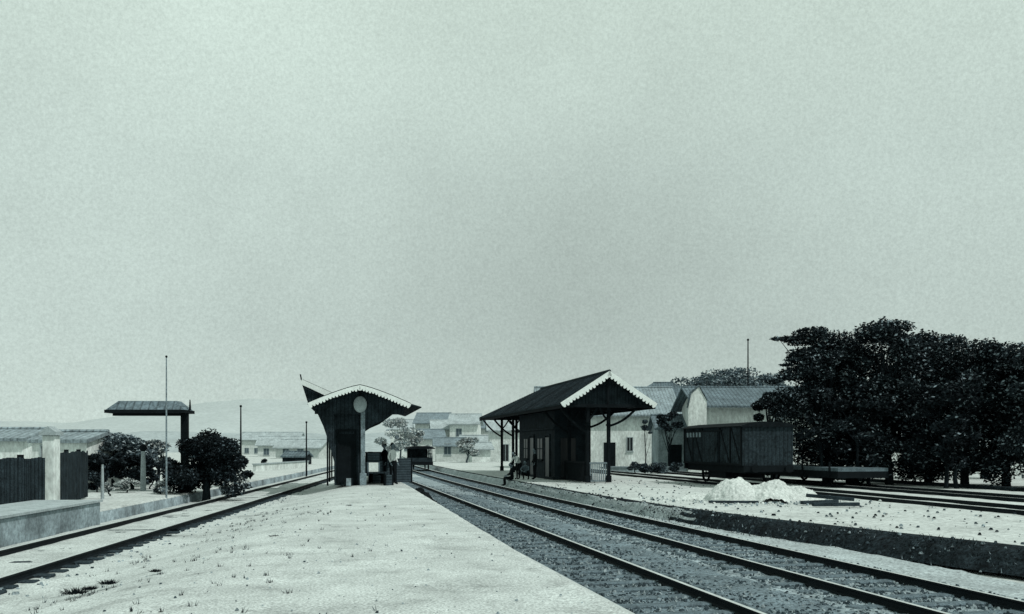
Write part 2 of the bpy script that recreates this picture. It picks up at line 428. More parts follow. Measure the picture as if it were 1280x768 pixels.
# ------------------------------------------------------------------ right station shelter
st = empty('station_building', (4.9, 46.5, -.25), AR, 'long dark station shelter with white scalloped gable on the right platform', 'station building')
HW, ZR, ZE, LEN = 2.5, 5.62, 4.0, 24.2
HS = 14.5       # the ridge ends here in a long hip
b = MB()
for th in (0, .07):
    b.face([(0, -.05, ZR-th), (0, HS, ZR-th), (-HW, LEN, ZE-th), (-HW, -.05, ZE-th)]); b.face([(0, -.05, ZR-th), (0, HS, ZR-th), (HW, LEN, ZE-th), (HW, -.05, ZE-th)]); b.face([(0, HS, ZR-th), (-HW, LEN, ZE-th), (HW, LEN, ZE-th)])
for sx in (-1, 1):
    b.face([(sx*HW, -.05, ZE), (sx*HW, LEN, ZE), (sx*HW, LEN, ZE-.07), (sx*HW, -.05, ZE-.07)]); b.face([(0, -.05, ZR), (sx*HW, -.05, ZE), (sx*HW, -.05, ZE-.07), (0, -.05, ZR-.07)])
b.face([(-HW, LEN, ZE), (HW, LEN, ZE), (HW, LEN, ZE-.07), (-HW, LEN, ZE-.07)])
# corrugations
y = 0
while y < LEN - .1:
    for sx in (-1, 1):
        u = .02 if y < HS else (y - HS) / (LEN - HS); zt = ZR + (ZE - ZR) * u
        b.prism([(sx*(HW*u+.05), zt-.028), (sx*(HW+.03), ZE-.014), (sx*(HW+.03), ZE+.02), (sx*(HW*u+.05), zt+.008)], 1, y, y + .07)
    y += .34
rf = b.build('roof', M['roofdark'], st)
b = MB(); b.tube([(0, -.1, ZR+.02), (0, HS, ZR+.02)], .09, 8); b.build('ridge_cap', M['roofdark'], rf)
b = MB(); bargeboard(b, 0, ZR+.03, -HW-.05, ZE+.02, -.11, .32, .05, 15); bargeboard(b, 0, ZR+.03, HW+.05, ZE+.02, -.11, .32, .05, 15)
b.build('scalloped_bargeboard', M['white'], st)
b = MB()
for sx in (-1, 1):
    b.box(sx*(HW-.05)-.03, sx*(HW-.05)+.03, 0, LEN, ZE-.24, ZE-.08)
    b.box(sx*1.25-.05, sx*1.25+.05, .05, HS, ZE+.55, ZE+.68)
b.build('eave_board', M['darkbeam'], st)
b = MB()
for y in [.1, 4.2, 8.3, 12.4, 16.2, 20, 23.8]:
    b.box(-2.42, 2.42, y, y + .12, ZE-.18, ZE-.02)
    if y > HS: continue
    b.prism([(-.05, ZE-.02), (.05, ZE-.02), (.05, ZR-.15), (-.05, ZR-.15)], 1, y, y+.12)
    for sx in (-1, 1): b.prism([(sx*.1, ZR-.12), (sx*2.4, ZE-.06), (sx*2.4, ZE-.17), (sx*.1, ZR-.24)], 1, y + .003, y + .117)
b.build('roof_truss', M['darkbeam'], st)
# lattice and boards filling the gable
b = MB(); b.prism([(-2.2, ZE), (2.2, ZE), (0, ZR - .28)], 1, .55, .60)
for k in range(-10, 11):
    b.box(k*.21-.02, k*.21+.02, .52, .548, ZE, ZE + max(.05, (2.2 - abs(k*.21)) / 2.2 * (ZR - .3 - ZE)))
b.build('gable_boarding', M['darkwood'], st)
for y in [.75, 4.3, 15.0, 19.3, 23.4]:
    for x in (-.9, .22):
        b = MB(); w = .085; b.box(x-w, x+w, y-w, y+w, .35, ZE-.18); b.box(x-w*1.5, x+w*1.5, y-w*1.5, y+w*1.5, 0, .35)
        b.box(x-w*1.4, x+w*1.4, y-w*1.4, y+w*1.4, 2.9, 2.98)
        bevel(b.build('post', M['darkbeam'], st))
    for q in ((-.98, 2.6, -2.3, ZE-.22, y, .11, .1), (.3, 2.9, 1.7, ZE-.22, y, .11, .1), (-.82, 3.2, -.4, ZE-.2, y, .09, .08), (.14, 3.2, -.26, ZE-.2, y, .09, .08)):
        b = MB(); curved_brace(b, *q); b.build('bracket', M['darkbeam'], st)
# booking office room
b = MB(); b.box(-1.55, .3, 5.0, 14.2, 0, ZE-.16)
room = b.build('office_wall', M['darkwood_y'], st)
b = MB()
for (y0, y1) in ((6.0, 7.0), (9.9, 10.9)):
    b = MB(); b.box(-1.60, -1.55, y0, y1, .1, 2.35); b.build('door', M['glass'], st)
b = MB(); b.box(-1.2, -.35, 4.95, 5.0, .1, 2.3); b.build('door', M['glass'], st)
b = MB()
for (y0, y1) in ((5.9, 6.0), (7.0, 7.1), (9.8, 9.9), (10.9, 11.0)): b.box(-1.625, -1.55, y0, y1, 0, 2.45)
for (y0, y1) in ((5.9, 7.1), (9.8, 11.0)): b.box(-1.63, -1.55, y0, y1, 2.452, 2.54)
b.box(-1.64, -1.55, 5.0, 14.2, 0, .12); b.box(-1.64, -1.55, 5.0, 14.2, 2.8, 2.9)
b.build('door_frame', M['bank'], st)
for (y0, y1) in ((7.7, 8.9), (11.6, 12.6)):
    b = MB(); b.box(-1.60, -1.55, y0, y1, 1.1, 2.3); w = b.build('window', M['glass'], st)
    b = MB(); c = (y0+y1)/2; b.box(-1.62, -1.60, c-.03, c+.03, 1.1, 2.3); b.box(-1.625, -1.60, y0, y1, 1.68, 1.73); b.box(-1.66, -1.55, y0-.1, y1+.1, 1.0, 1.1)
    b.build('frame', M['bank'], w)
b = MB()
for x in [-.78 + .1 * k for k in range(10)]: b.box(x, x+.05, .72, .76, .08, .95)
b.box(-.82, .14, .70, .78, .951, 1.03); b.box(-.82, .14, .71, .77, .04, .1)
b.build('balustrade', M['palepost'], st)
b = MB()
for k in range(30): b.box(-1.0, -.96, 1.0 + .145*k, 1.08 + .145*k, .06, .95)
b.box(-1.02, -.94, .85, 5.5, .951, 1.05); b.box(-1.01, -.95, .85, 5.5, .02, .06)
b.build('balustrade', M['darkbeam'], st)
b = MB(); b.box(-.75, -.15, 2.6, 5.2, .42, .47); b.box(-.2, -.15, 2.6, 5.2, .47, .95)
for y in (2.7, 5.05): b.box(-.72, -.66, y, y+.07, 0, .42); b.box(-.25, -.19, y, y+.07, 0, .42)
tag(b.build('waiting_bench', M['darkbeam'], None, ), 'dark slatted waiting bench under the roof of the right shelter', 'bench')
o = bpy.data.objects['waiting_bench']; o.location = st.location; o.rotation_euler = st.rotation_euler

# ------------------------------------------------------------------ island shelter
sh = empty('platform_shelter', (-6.12, 37.0, 0), AR * .85, 'small dark umbrella shelter with rounded scalloped gable at the end of the island platform', 'shelter')
hw, zr, ze, ln = 2.05, 4.06, 3.32, 11.0
def gz(x):          # rounded gable line
    t = abs(x) / hw; return ze + (zr - ze) * (1 - t ** 1.25)
xs = [-hw + 2*hw*k/16 for k in range(17)]
b = MB()
for p, q in zip(xs, xs[1:]):
    b.prism([(p, gz(p)), (q, gz(q)), (q, gz(q)-.06), (p, gz(p)-.06)], 1, -.1, ln)
    y = 0
    while y < ln: b.prism([(p, gz(p)-.01), (q, gz(q)-.01), (q, gz(q)+.03), (p, gz(p)+.03)], 1, y, y+.07); y += .4
b.prism([(hw, ze-.05), (hw+.42, ze-.16), (hw+.42, ze-.12), (hw, ze+.0)], 1, -.1, ln)
b.build('roof', M['roofdark'], sh)
b = MB()
for p, q in zip(xs, xs[1:]): bargeboard(b, p, gz(p)-.01, q, gz(q)-.01, -.16, .22, .05, 2)
b.build('scalloped_bargeboard', M['white'], sh)
b = MB()
for k in range(1, 16):
    x = xs[k]
b.prism([(x, gz(x)-.2) for x in xs[1:-1]] + [(xs[-2], ze-.42), (xs[1], ze-.42)], 1, .5, .55)
b.build('gable_boarding', M['darkwood'], sh)
b = MB(); b.ball((.02, .38, 3.30), (.27, .07, .34), 20, 10); d = b.build('gable_disc', M['dullwhite'], sh, smooth=True)
b = MB(); b.tube([(.02, .40, 3.6), (.02, .42, 3.9)], .03, 6); b.build('hanger', M['iron'], d)
b = MB(); b.box(-1.02, .02, .9, 8.6, 0, ze-.1); b.build('kiosk_wall', M['darkwood'], sh)
b = MB(); b.box(-.82, -.22, .86, .9, .1, 2.1); b.build('door', M['darkbeam'], sh)
b = MB(); b.box(-1.05, -1.02, 2.2, 3.1, .1, 2.1); b.build('door', M['darkbeam'], sh)
b = MB(); b.box(.02, .05, 2.4, 3.3, .1, 2.1); b.build('door', M['darkbeam'], sh)
b = MB(); b.box(-.9, -.82, .84, .9, .0, 2.2); b.box(-.22, -.14, .84, .9, 0, 2.2); b.box(-.9, -.14, .83, .9, 2.203, 2.3); b.build('door_frame', M['darkbeam'], sh)
for y in (.55, 4.5, 9.6):
    b = MB(); b.box(.04, .22, y-.09, y+.09, .5, ze-.15) if y < 1 else b.box(.06, .2, y-.07, y+.07, .5, ze-.15)
    b.box(-.0, .27, y-.14, y+.14, 0, .5); bevel(b.build('post', M['palepost'] if y < 1 else M['darkbeam'], sh))
    b = MB(); b.box(-1.32, -1.25, y-.035, y+.035, 0, 2.3); b.build('post', M['darkbeam'], sh)
    # solid timber wing bracket to the left, curved brace to the right
    b = MB(); b.prism([(-1.02, .95), (-1.22, 1.7), (-1.45, 2.4), (-1.72, 3.0), (-1.95, ze-.08), (-1.02, ze-.08)], 1, y-.04, y+.04)
    b.build('wing_bracket', M['darkwood'], sh)
    b = MB(); b.prism([(.23, 2.25), (.6, 2.5), (1.1, 2.72), (1.75, ze-.1), (.23, ze-.1)], 1, y-.04, y+.04)
    b.build('wing_bracket', M['darkwood'], sh)
# raised left wing rising outwards behind the gable
b = MB(); b.prism([(-.55, 3.62), (-2.35, 4.42), (-2.35, 4.36), (-.55, 3.56)], 1, 2.2, 5.8)
wg = b.build('raised_roof_wing', M['roofdark'], sh)
b = MB(); b.prism([(-.5, 3.58), (-2.42, 4.43), (-2.42, 4.20), (-.5, 3.36)], 1, 2.12, 2.17); b.build('fascia', M['white'], wg)
b = MB(); b.prism([(-.6, 3.36), (-2.38, 4.2), (-2.1, 3.3), (-1.9, 3.1), (-.6, 3.1)], 1, 2.3, 2.38); b.build('boarding', M['darkwood'], wg)
b = MB(); b.tube([(-2.4, 2.1, 4.4), (-2.44, 2.1, 4.62)], .03, 6); b.build('finial', M['iron'], wg)

# ------------------------------------------------------------------ people
def limb(b, pts, rr, mi, seg=9): b.tube(pts, rr, seg, mi)
def person(name, loc, rz, label, hip, knees, feet, chest, head, hands, elbows, top='shirt', legs='cloth', hat=None, group=None):
    """skinned figure: one continuous body surface grown from a posed skeleton; materials by region"""
    V = []; E = []; R = []; reg = []
    def v(p, r, g): V.append(Vector(p)); R.append(r); reg.append(g); return len(V) - 1
    H = Vector(hip); C = Vector(chest); up = (C - H).normalized(); side = Vector((1, 0, 0))
    h = v(H, (.15, .11), 'leg'); w = v(H.lerp(C, .45), (.135, .10), 'top'); c = v(C, (.165, .115), 'top'); n = v(C + up * .16, (.06, .06), 'skin'); hd = Vector(head)
    k = v(hd - Vector((0, 0, .10)), (.058, .062), 'skin'); E += [(h, w), (w, c), (c, n), (n, k)]
    for s, kn, ft in zip((-1, 1), knees, feet):
        a = v(H + side * s * .09 - up * .04, (.09, .09), 'leg'); q = v(kn, (.06, .06), 'leg'); f = v(Vector(ft) + Vector((0, .0, .08)), (.042, .042), 'leg')
        t = v(Vector(ft) + Vector((0, -.17, .03)), (.04, .028), 'shoe'); E += [(h, a), (a, q), (q, f), (f, t)]
    for s, el, ha in zip((-1, 1), elbows, hands):
        a = v(C + side * s * .18 + up * .05, (.055, .055), 'top'); q = v(el, (.042, .042), 'top'); f = v(ha, (.028, .026), 'skin')
        E += [(c, a), (a, q), (q, f)]
    me = bpy.data.meshes.new(name); me.from_pydata(V, E, []); o = bpy.data.objects.new(name, me); COL.objects.link(o)
    sk = o.modifiers.new('skin', 'SKIN'); o.modifiers.new('sub', 'SUBSURF').levels = 2; o.modifiers['sub'].render_levels = 2
    for i, r in enumerate(R): me.skin_vertices[0].data[i].radius = r
    me.skin_vertices[0].data[0].use_root = True
    dg = bpy.context.evaluated_depsgraph_get(); nm = bpy.data.meshes.new_from_object(o.evaluated_get(dg))
    bm = bmesh.new(); bm.from_mesh(nm)
    keys = {'skin': 0, 'top': 1, 'leg': 2, 'shoe': 2}
    segs = [(V[a], V[b_], reg[a], reg[b_]) for a, b_ in E]
    for f in bm.faces:
        p = f.calc_center_median(); best = 9; g = 'top'
        for A, B, ga, gb in segs:
            t = max(0, min(1, (p - A).dot(B - A) / max(1e-6, (B - A).length_squared))); dd = (p - A.lerp(B, t)).length
            if dd < best: best = dd; g = ga if t < (.85 if gb == 'skin' and ga == 'top' else .5) else gb
        f.material_index = keys[g]; f.smooth = True
    # fingers, head with nose, ears and hair
    x = MB()
    for s, el, ha in zip((-1, 1), elbows, hands):
        ha = Vector(ha); d = (ha - Vector(el)).normalized(); sd = d.cross(Vector((0, 1, 0.01))).normalized(); pn = d.cross(sd)
        pal = ha + d * .05; x.ball(pal, (.036, .03, .045), 8, 6, 0)
        for q, ln_ in enumerate((.06, .075, .07, .055)):
            o_ = pal + sd * (q - 1.5) * .018 + d * .03; x.tube([o_, o_ + d*ln_*.5 + pn*.004, o_ + d*ln_*.9 + pn*.02], [.0095, .0085, .006], 6, 0)
        x.tube([ha + sd * -.03 + d*.02, ha + sd*-.05 + d*.05, ha + sd*-.045 + d*.085], [.011, .01, .007], 6, 0)
    x.ball(hd, (.078, .096, .115), 14, 12, 0); x.tube([hd + Vector((0, -.09, .02)), hd + Vector((0, -.118, -.02)), hd + Vector((0, -.09, -.03))], [.008, .015, .012], 6, 0)
    x.box(hd.x-.022, hd.x+.022, hd.y-.095, hd.y-.088, hd.z-.06, hd.z-.052, 2)
    for s in (-1, 1): x.ball(hd + Vector((s*.03, -.085, .012)), .011, 6, 5, 2); x.ball(hd + Vector((s*.08, 0, -.005)), (.012, .02, .03), 6, 5, 0)
    m2 = bpy.data.meshes.new('t'); m2.from_pydata(x.v, [], x.f); m2.polygons.foreach_set('material_index', x.m); m2.polygons.foreach_set('use_smooth', [True]*len(x.f))
    for m in (M['skin'], M[top], M[legs]): nm.materials.append(m)
    bm.from_mesh(m2); bm.to_mesh(nm); bm.free()
    bpy.data.objects.remove(o)
    r = bpy.data.objects.new('person', nm); COL.objects.link(r); r.location = loc; r.rotation_euler = (0, 0, rz)
    tag(r, label, 'person', group)
    hb = MB(); hb.ball(hd + Vector((0, .018, .03)), (.083, .09, .10), 12, 8); hb.build('hair', M['hair'], r, smooth=True)
    if hat:
        hb = MB(); hb.tube([hd+Vector((0,0,.07)), hd+Vector((0,0,.082))], [.19, .18], 18); hb.tube([hd+Vector((0,0,.08)), hd+Vector((0,0,.16)), hd+Vector((0,0,.185))], [.098, .09, .06], 14)
        hb.build('hat', M[hat], r)
    return r
STAND = dict(hip=(0,0,.92), knees=((-.10,-.01,.50),(.10,-.03,.50)), feet=((-.12,.02,0),(.13,-.02,0)), chest=(0,0,1.32), head=(0,-.02,1.63),
             elbows=((-.25,.02,1.13),(.25,.02,1.13)), hands=((-.24,-.10,.90),(.24,-.10,.90)))
REACH = dict(STAND, elbows=((-.26,-.10,1.12),(.25,.03,1.12)), hands=((-.18,-.34,1.08),(.25,-.07,.88)))
BEND = dict(STAND, hip=(0,.10,.88), chest=(0,-.16,1.20), head=(0,-.36,1.44), elbows=((-.22,-.32,1.0),(.22,-.30,1.0)), hands=((-.14,-.48,.84),(.14,-.46,.82)))
SIT = dict(hip=(0,0,.12), knees=((-.12,-.44,.12),(.13,-.44,.12)), feet=((-.12,-.42,-.34),(.14,-.40,-.34)), chest=(0,-.03,.52), head=(0,-.09,.83),
           elbows=((-.25,-.08,.34),(.25,-.06,.34)), hands=((-.15,-.30,.24),(.15,-.30,.24)))
SQUAT = dict(hip=(0,.08,.30), knees=((-.17,-.30,.50),(.17,-.30,.50)), feet=((-.14,-.02,0),(.14,0,0)), chest=(0,-.10,.66), head=(0,-.22,.95),
             elbows=((-.24,-.28,.56),(.24,-.28,.56)), hands=((-.10,-.48,.50),(.10,-.48,.48)))
person('person', (-5.02, 38.6, 0), rad(60), 'man in white shirt and dark trousers standing at the island platform edge beside the cart', **STAND)
person('person', (-5.48, 39.6, 0), rad(-60), 'dark clothed porter with hat reaching over the loaded cart', top='cloth', hat='straw', **REACH)
x, y = PR(10.40, 49.8)
person('person', (x, y, -.25), AR - PI/2, 'dark clothed figure sitting on the edge of the right platform', top='cloth', **SIT)
x, y = PR(10.9, 50.5)
person('person', (x, y, -.26), rad(-50), 'man in pale shirt bending forward on the right platform', **BEND)
x, y = PR(11.25, 50.0)
person('person', (x, y, -.26), rad(-20), 'person in grey jacket squatting by the shelter posts', top='grey', **SQUAT)
x, y = PR(11.85, 50.5)
person('person', (x, y, -.26), rad(-70), 'dark clothed person standing at the near corner of the ticket office', top='cloth', **STAND)

# ------------------------------------------------------------------ luggage cart and its load
ct = empty('luggage_cart', (-5.72, 38.3, 0), AR + rad(8), 'four wheeled dark luggage cart beside the pale shelter post', 'luggage cart')
b = MB(); b.box(-.42, .42, -.55, .9, .48, .54)
for x in (-.4, .34): b.box(x, x+.06, -.55, .9, .38, .478)
b.build('deck', M['darkwood'], ct)
b = MB(); 
for x in (-.40, -.13, .13, .36): b.box(x, x+.04, .84, .88, .54, 1.3)
b.box(-.42, .42, .82, .9, 1.301, 1.36); b.build('end_rack', M['darkbeam'], ct)
def wheel(parent, x, y, r, w=.05, spokes=8, m='iron'):
    b = MB()
    for k in range(20):
        a, c = 2*PI*k/20, 2*PI*(k+1)/20
        P = lambda t, rr: (y + rr*cos(t), r + rr*sin(t))
        b.prism([P(a, r), P(c, r), P(c, r-.05), P(a, r-.05)], 0, x-w/2, x+w/2)
    rim = b.build('wheel', M[m], parent)
    b = MB(); b.tube([(x-w*.8, y, r), (x+w*.8, y, r)], .05, 10)
    for k in range(spokes): a = 2*PI*k/spokes; b.tube([(x, y + .03*cos(a), r+.03*sin(a)), (x, y+(r-.045)*cos(a), r+(r-.045)*sin(a))], .013, 5)
    b.build('spokes', M[m], rim)
for x in (-.46, .46):
    wheel(ct, x, -.25, .24); wheel(ct, x, .62, .24)
def crate(loc, sz, rz, label, m='crate', name='crate', cat='crate', group=None):
    w, d, h = sz; b = MB(); b.box(-w/2, w/2, -d/2, d/2, 0, h)
    o = b.build(name, M[m]); bevel(o, .01); o.location = loc; o.rotation_euler = (0, 0, rz)
    b = MB()
    for x in (-w/2, w/2-.05):
        b.box(x - (.012 if x < 0 else -.0), x + .05 + (.012 if x > 0 else 0), -d/2-.013, d/2+.013, 0.004, h+.012)
    b.build('strap_board' if m != 'shirt' else 'cord', M['darkbeam'] if m != 'shirt' else M['grey'], o)
    return tag(o, label, cat, group)
A = AR + rad(8)
def onct(x, y, z): p = Vector((x*cos(A) - y*sin(A), x*sin(A) + y*cos(A))); return (-5.72 + p.x, 38.3 + p.y, z)
crate(onct(-.14, -.28, .54), (.50, .42, .38), A, 'white square bale lying on the front of the luggage cart', 'shirt', 'bale', 'bale')
crate(onct(.0, .18, .54), (.74, .42, .45), A + .04, 'dark wooden crate on the cart directly behind the white bale')
crate(onct(.03, .58, .54), (.66, .34, .62), A - .05, 'tall dark crate at the rear rack of the cart')
crate(onct(-.02, .2, .995), (.6, .36, .34), A - .12, 'small dark crate topmost on the stack on the cart')
crate((-5.72, 40.3, 0), (1.0, .7, 1.35), A, 'tallest dark packing case standing on the platform behind the cart', name='packing_case', cat='packing case')
crate((-5.0, 41.3, 0), (.8, .7, 1.05), A + .2, 'lower dark packing case behind the two men by the cart', name='packing_case', cat='packing case')
crate((-4.62 - .45, 37.75, 0), (.34, .3, .42), A, 'dark upright box on the ground between cart and platform edge')
crate((-6.62, 37.2, 0), (.3, .26, .3), .3, 'little grey box at the foot of the pale shelter post', 'parapet')

# open railcar far down the near track
def openwagon(s, nc):
    x, y = PR(nc, s); x2, y2 = PR(nc, s + .5)
    r = empty('railcar', (x, y, -.5), math.atan2(y2-y, x2-x) - PI/2, 'small roofed railcar with open sides standing far down the second track', 'railcar'); r.scale = (.82, .8, .76)
    b = MB(); b.box(-1.25, 1.25, -3, 3, .55, .95); b.build('underframe', M['iron'], r)
    b = MB(); b.prism([(-1.45,2.5),(-1.2,2.66),(-.5,2.78),(.5,2.78),(1.2,2.66),(1.45,2.5),(1.42,2.44),(-1.42,2.44)], 1, -3.4, 3.4); b.build('roof', M['darkbeam'], r)
    b = MB(); b.box(-1.2, 1.2, -3, -2.95, .95, 1.4); b.box(-1.2, -1.15, -2.95, 3, .95, 1.4); b.box(1.15, 1.2, -2.95, 3, .95, 1.4); b.box(-1.15, 1.15, 2.95, 3, .95, 2.44); b.build('side_panel', M['darkwood'], r)
    for xx in (-1.15, 1.09):
        for yy in (-2.93, -1, 1, 2.85):
            b = MB(); b.box(xx, xx+.07, yy, yy+.07, 1.4, 2.44); b.build('post', M['darkbeam'], r)
    for yy in (-2.5, 1.65):
        for xx in (-.81, .81): wheel(r, xx, yy+.4, .4, .1, 8)
openwagon(84, 8.52)

# low black heap along a dark streak at the foot of the island platform
def heap(name, cx, cy, ax, ay, h, rz, m, label, cat, z0, seed, rough=.12, k=2.0, N=90):
    rows = []; bm = MB(); vs = []
    for i in range(N + 1):
        for j in range(N + 1):
            u, w = -1 + 2*i/N, -1 + 2*j/N; r = math.hypot(u, w)
            r *= 1 + .22 * nz(u * 1.3, w * 1.3, 1, seed + 40); z = max(0, 1 - r) ** .72 if r < 1 else 0
            x = u * ax; y = w * ay
            X = cx + x*cos(rz) - y*sin(rz); Y = cy + x*sin(rz) + y*cos(rz)
            zz = h * min(1, z * 1.25) * (1 + .30 * nz(X, Y, .8*k, seed)) + (rough * h * .42 * fract(X, Y, 2.2*k, seed+1) * min(1, z*4) + .05 * nz(X, Y, 9, seed) * min(1, z*5) + .03 * nz(X, Y, 22, seed) * min(1, z*8) if z > 0 else 0)
            vs.append((X, Y, z0 - .05 + max(0, zz)))
    f = [(i*(N+1)+j, (i+1)*(N+1)+j, (i+1)*(N+1)+j+1, i*(N+1)+j+1) for i in range(N) for j in range(N)]
    me = bpy.data.meshes.new(name); me.from_pydata(vs, [], f); me.materials.append(M[m]); me.polygons.foreach_set('use_smooth', [True]*len(f))
    o = bpy.data.objects.new(name, me); COL.objects.link(o); return tag(o, label, cat)
x, y = PR(3.72, 34.5); heap('blackish_heap', x, y, .42, 6.8, .62, AR, 'blackish', 'long low black heap lying between the far platform edge and the near track', 'coal heap', -.66, 3)
x, y = 7.75, 31.6; heap('stone_heap', x, y, 1.2, 1.1, .74, .2, 'heap', 'left of two tall pale stone heaps in the yard, in front of the wagon', 'heap', -.26, 6, .16)
heap('stone_heap', 8.75, 31.3, 1.25, 1.0, .70, -.2, 'heap', 'middle pale stone heap with a blunt top beside the longer one', 'heap', -.26, 9, .16)
heap('stone_heap', 9.75, 32.0, 1.1, 1.0, .48, .1, 'heap', 'lowest pale stone heap, right end of the row of heaps', 'heap', -.26, 13, .16)
heap('earth_mound', 6.6, 32.3, 1.0, .7, .22, .1, 'heap', 'flat spill of pale rubble left of the tall stone heaps', 'heap', -.26, 15, .2)
sp = []
for _ in range(1500):
    a = random.random()*6.28; q = random.gauss(0, 1); c = random.choice([(7.75, 31.6), (8.75, 31.3), (9.75, 32.0), (6.6, 32.3)]); x, y = c[0] + 1.25*abs(q)*cos(a) , c[1] + 1.0*abs(q)*sin(a) - .35
    sp.append((x, y, -.262, random.choice([.02, .03, .05, .07])))
stones('spilled_stones', sp, [M['heap'], M['heap'], M['parapet']], 'pale broken stones spilled around the foot of the yard heaps', 'broken stone')
def timber(loc, L_, rz, label, ry=0, w=.14):
    b = MB(); b.box(-L_/2, L_/2, -w/2, w/2, 0, w*.8); o = b.build('timber_beam', M['sleeper']); bevel(o, .01); o.location = loc; o.rotation_euler = (0, ry, rz); tag(o, label, 'timber')
timber((9.9, 29.6, -.25), 1.6, .5, 'dark beam lying askew at the right foot of the stone heaps')
timber((10.0, 28.4, -.25), 1.5, .12, 'dark beam lying flat nearest to the rails in front of the heaps')
timber((7.2, 29.9, -.25), 1.6, -.08, 'thin dark beam in front of the left stone heap', w=.1)
timber((10.4, 30.1, -.13), 1.5, -.2, 'dark beam resting across the askew one', ry=.08)

# ------------------------------------------------------------------ wagons in the yard
wx, wy = PR(19.7, 37.6)
wg = empty('covered_wagon', (wx + DR.x * .55, wy + DR.y * .55, -.16), AR, 'dark boarded covered goods wagon standing on the yard siding behind the heaps', 'railway wagon'); wg.scale = (.96, .92, .94)
b = MB(); b.box(-1.3, 1.3, 0, 7.2, .95, 2.85); b.build('body', M['wagon'], wg)
for q in (7.2, -.04): b = MB(); b.box(-1.28, 1.28, q, q + .04, .95, 2.84); b.build('end_wall', M['wagonend'], wg)
b = MB(); b.prism([(-1.42,2.84),(-1.0,2.98),(-.4,3.05),(.4,3.05),(1.0,2.98),(1.42,2.84),(1.40,2.80),(-1.40,2.80)], 1, -.15, 7.35); b.build('roof', M['darkbeam'], wg)
b = MB()
for y in (0.02, 1.2, 2.5, 4.6, 5.9, 7.1): b.box(-1.345, -1.3, y, y+.09, .95, 2.83)
b.box(-1.36, -1.3, 0.0, 7.2, .96, 1.04)
for a, c in ((.1, 1.2), (1.3, 2.5), (4.7, 5.9), (6.0, 7.1)): b.prism([(a, 1.05), (a + .08, 1.05), (c, 2.78), (c - .08, 2.78)], 0, -1.335, -1.3)
b.build('frame', M['iron'], wg)
b = MB(); b.box(-1.38, -1.31, 2.7, 4.5, 1.06, 2.6); d = b.build('sliding_door', M['wagon'], wg)
b = MB(); b.tube([(-1.41, 2.8, 1.6), (-1.43, 2.8, 1.7), (-1.41, 2.8, 1.8)], .02, 6); b.box(-1.37, -1.31, 2.2, 6.4, 2.62, 2.68); b.build('handle', M['iron'], d)
b = MB()
for k in range(5):
    b.box(-1.35, -1.31, 4.85 + k*.42, 5.05 + k*.42, 2.35, 2.6)
b.build('vent', M['palepost'], wg)
b = MB(); b.box(-1.1, 1.1, 0, 7.2, .58, .95); b.box(-1.0, 1.0, 2.5, 4.6, .3, .58); b.box(-1.25, 1.25, 7.2, 7.35, .65, .95); b.box(-1.25, 1.25, -.15, 0, .65, .95); b.build('underframe', M['iron'], wg)  # low middle box added to darken the pale gap under the wagon
for y in (1.6, 5.4):
    for x in (-.8, .8): wheel(wg, x, y, .46, .12, 8)
for y, s in ((7.35, 1), (-.15, -1)):
    for x in (-.85, .85):
        b = MB(); b.tube([(x, y, .82), (x, y + s*.35, .82)], .07, 8); b.tube([(x, y + s*.35, .82), (x, y + s*.40, .82)], .2, 14); b.build('buffer', M['iron'], wg)
fx, fy = PR(24.0, 37.4)
fw = empty('flat_wagon', (fx, fy, -.16), AR, 'low black flat wagon standing empty on the farther siding under the trees', 'railway wagon')
b = MB(); b.box(-1.25, 1.25, 0, 8.2, .62, .78); b.build('deck', M['sleeper_p'], fw)
b = MB(); b.box(-1.27, -1.05, 0, 8.2, .32, .62); b.box(1.05, 1.27, 0, 8.2, .32, .62); b.box(-1.05, 1.05, 0, .2, .32, .62); b.box(-1.05, 1.05, 8, 8.2, .32, .62); b.build('underframe', M['iron'], fw)
for y in (1.5, 6.6):
    for x in (-.8, .8): wheel(fw, x, y, .36, .12, 8)
b = MB()
for y in (.6, 3, 5.4, 7.6): b.box(-1.33, -1.27, y, y+.08, .4, 1.05)
b.build('stake', M['iron'], fw)

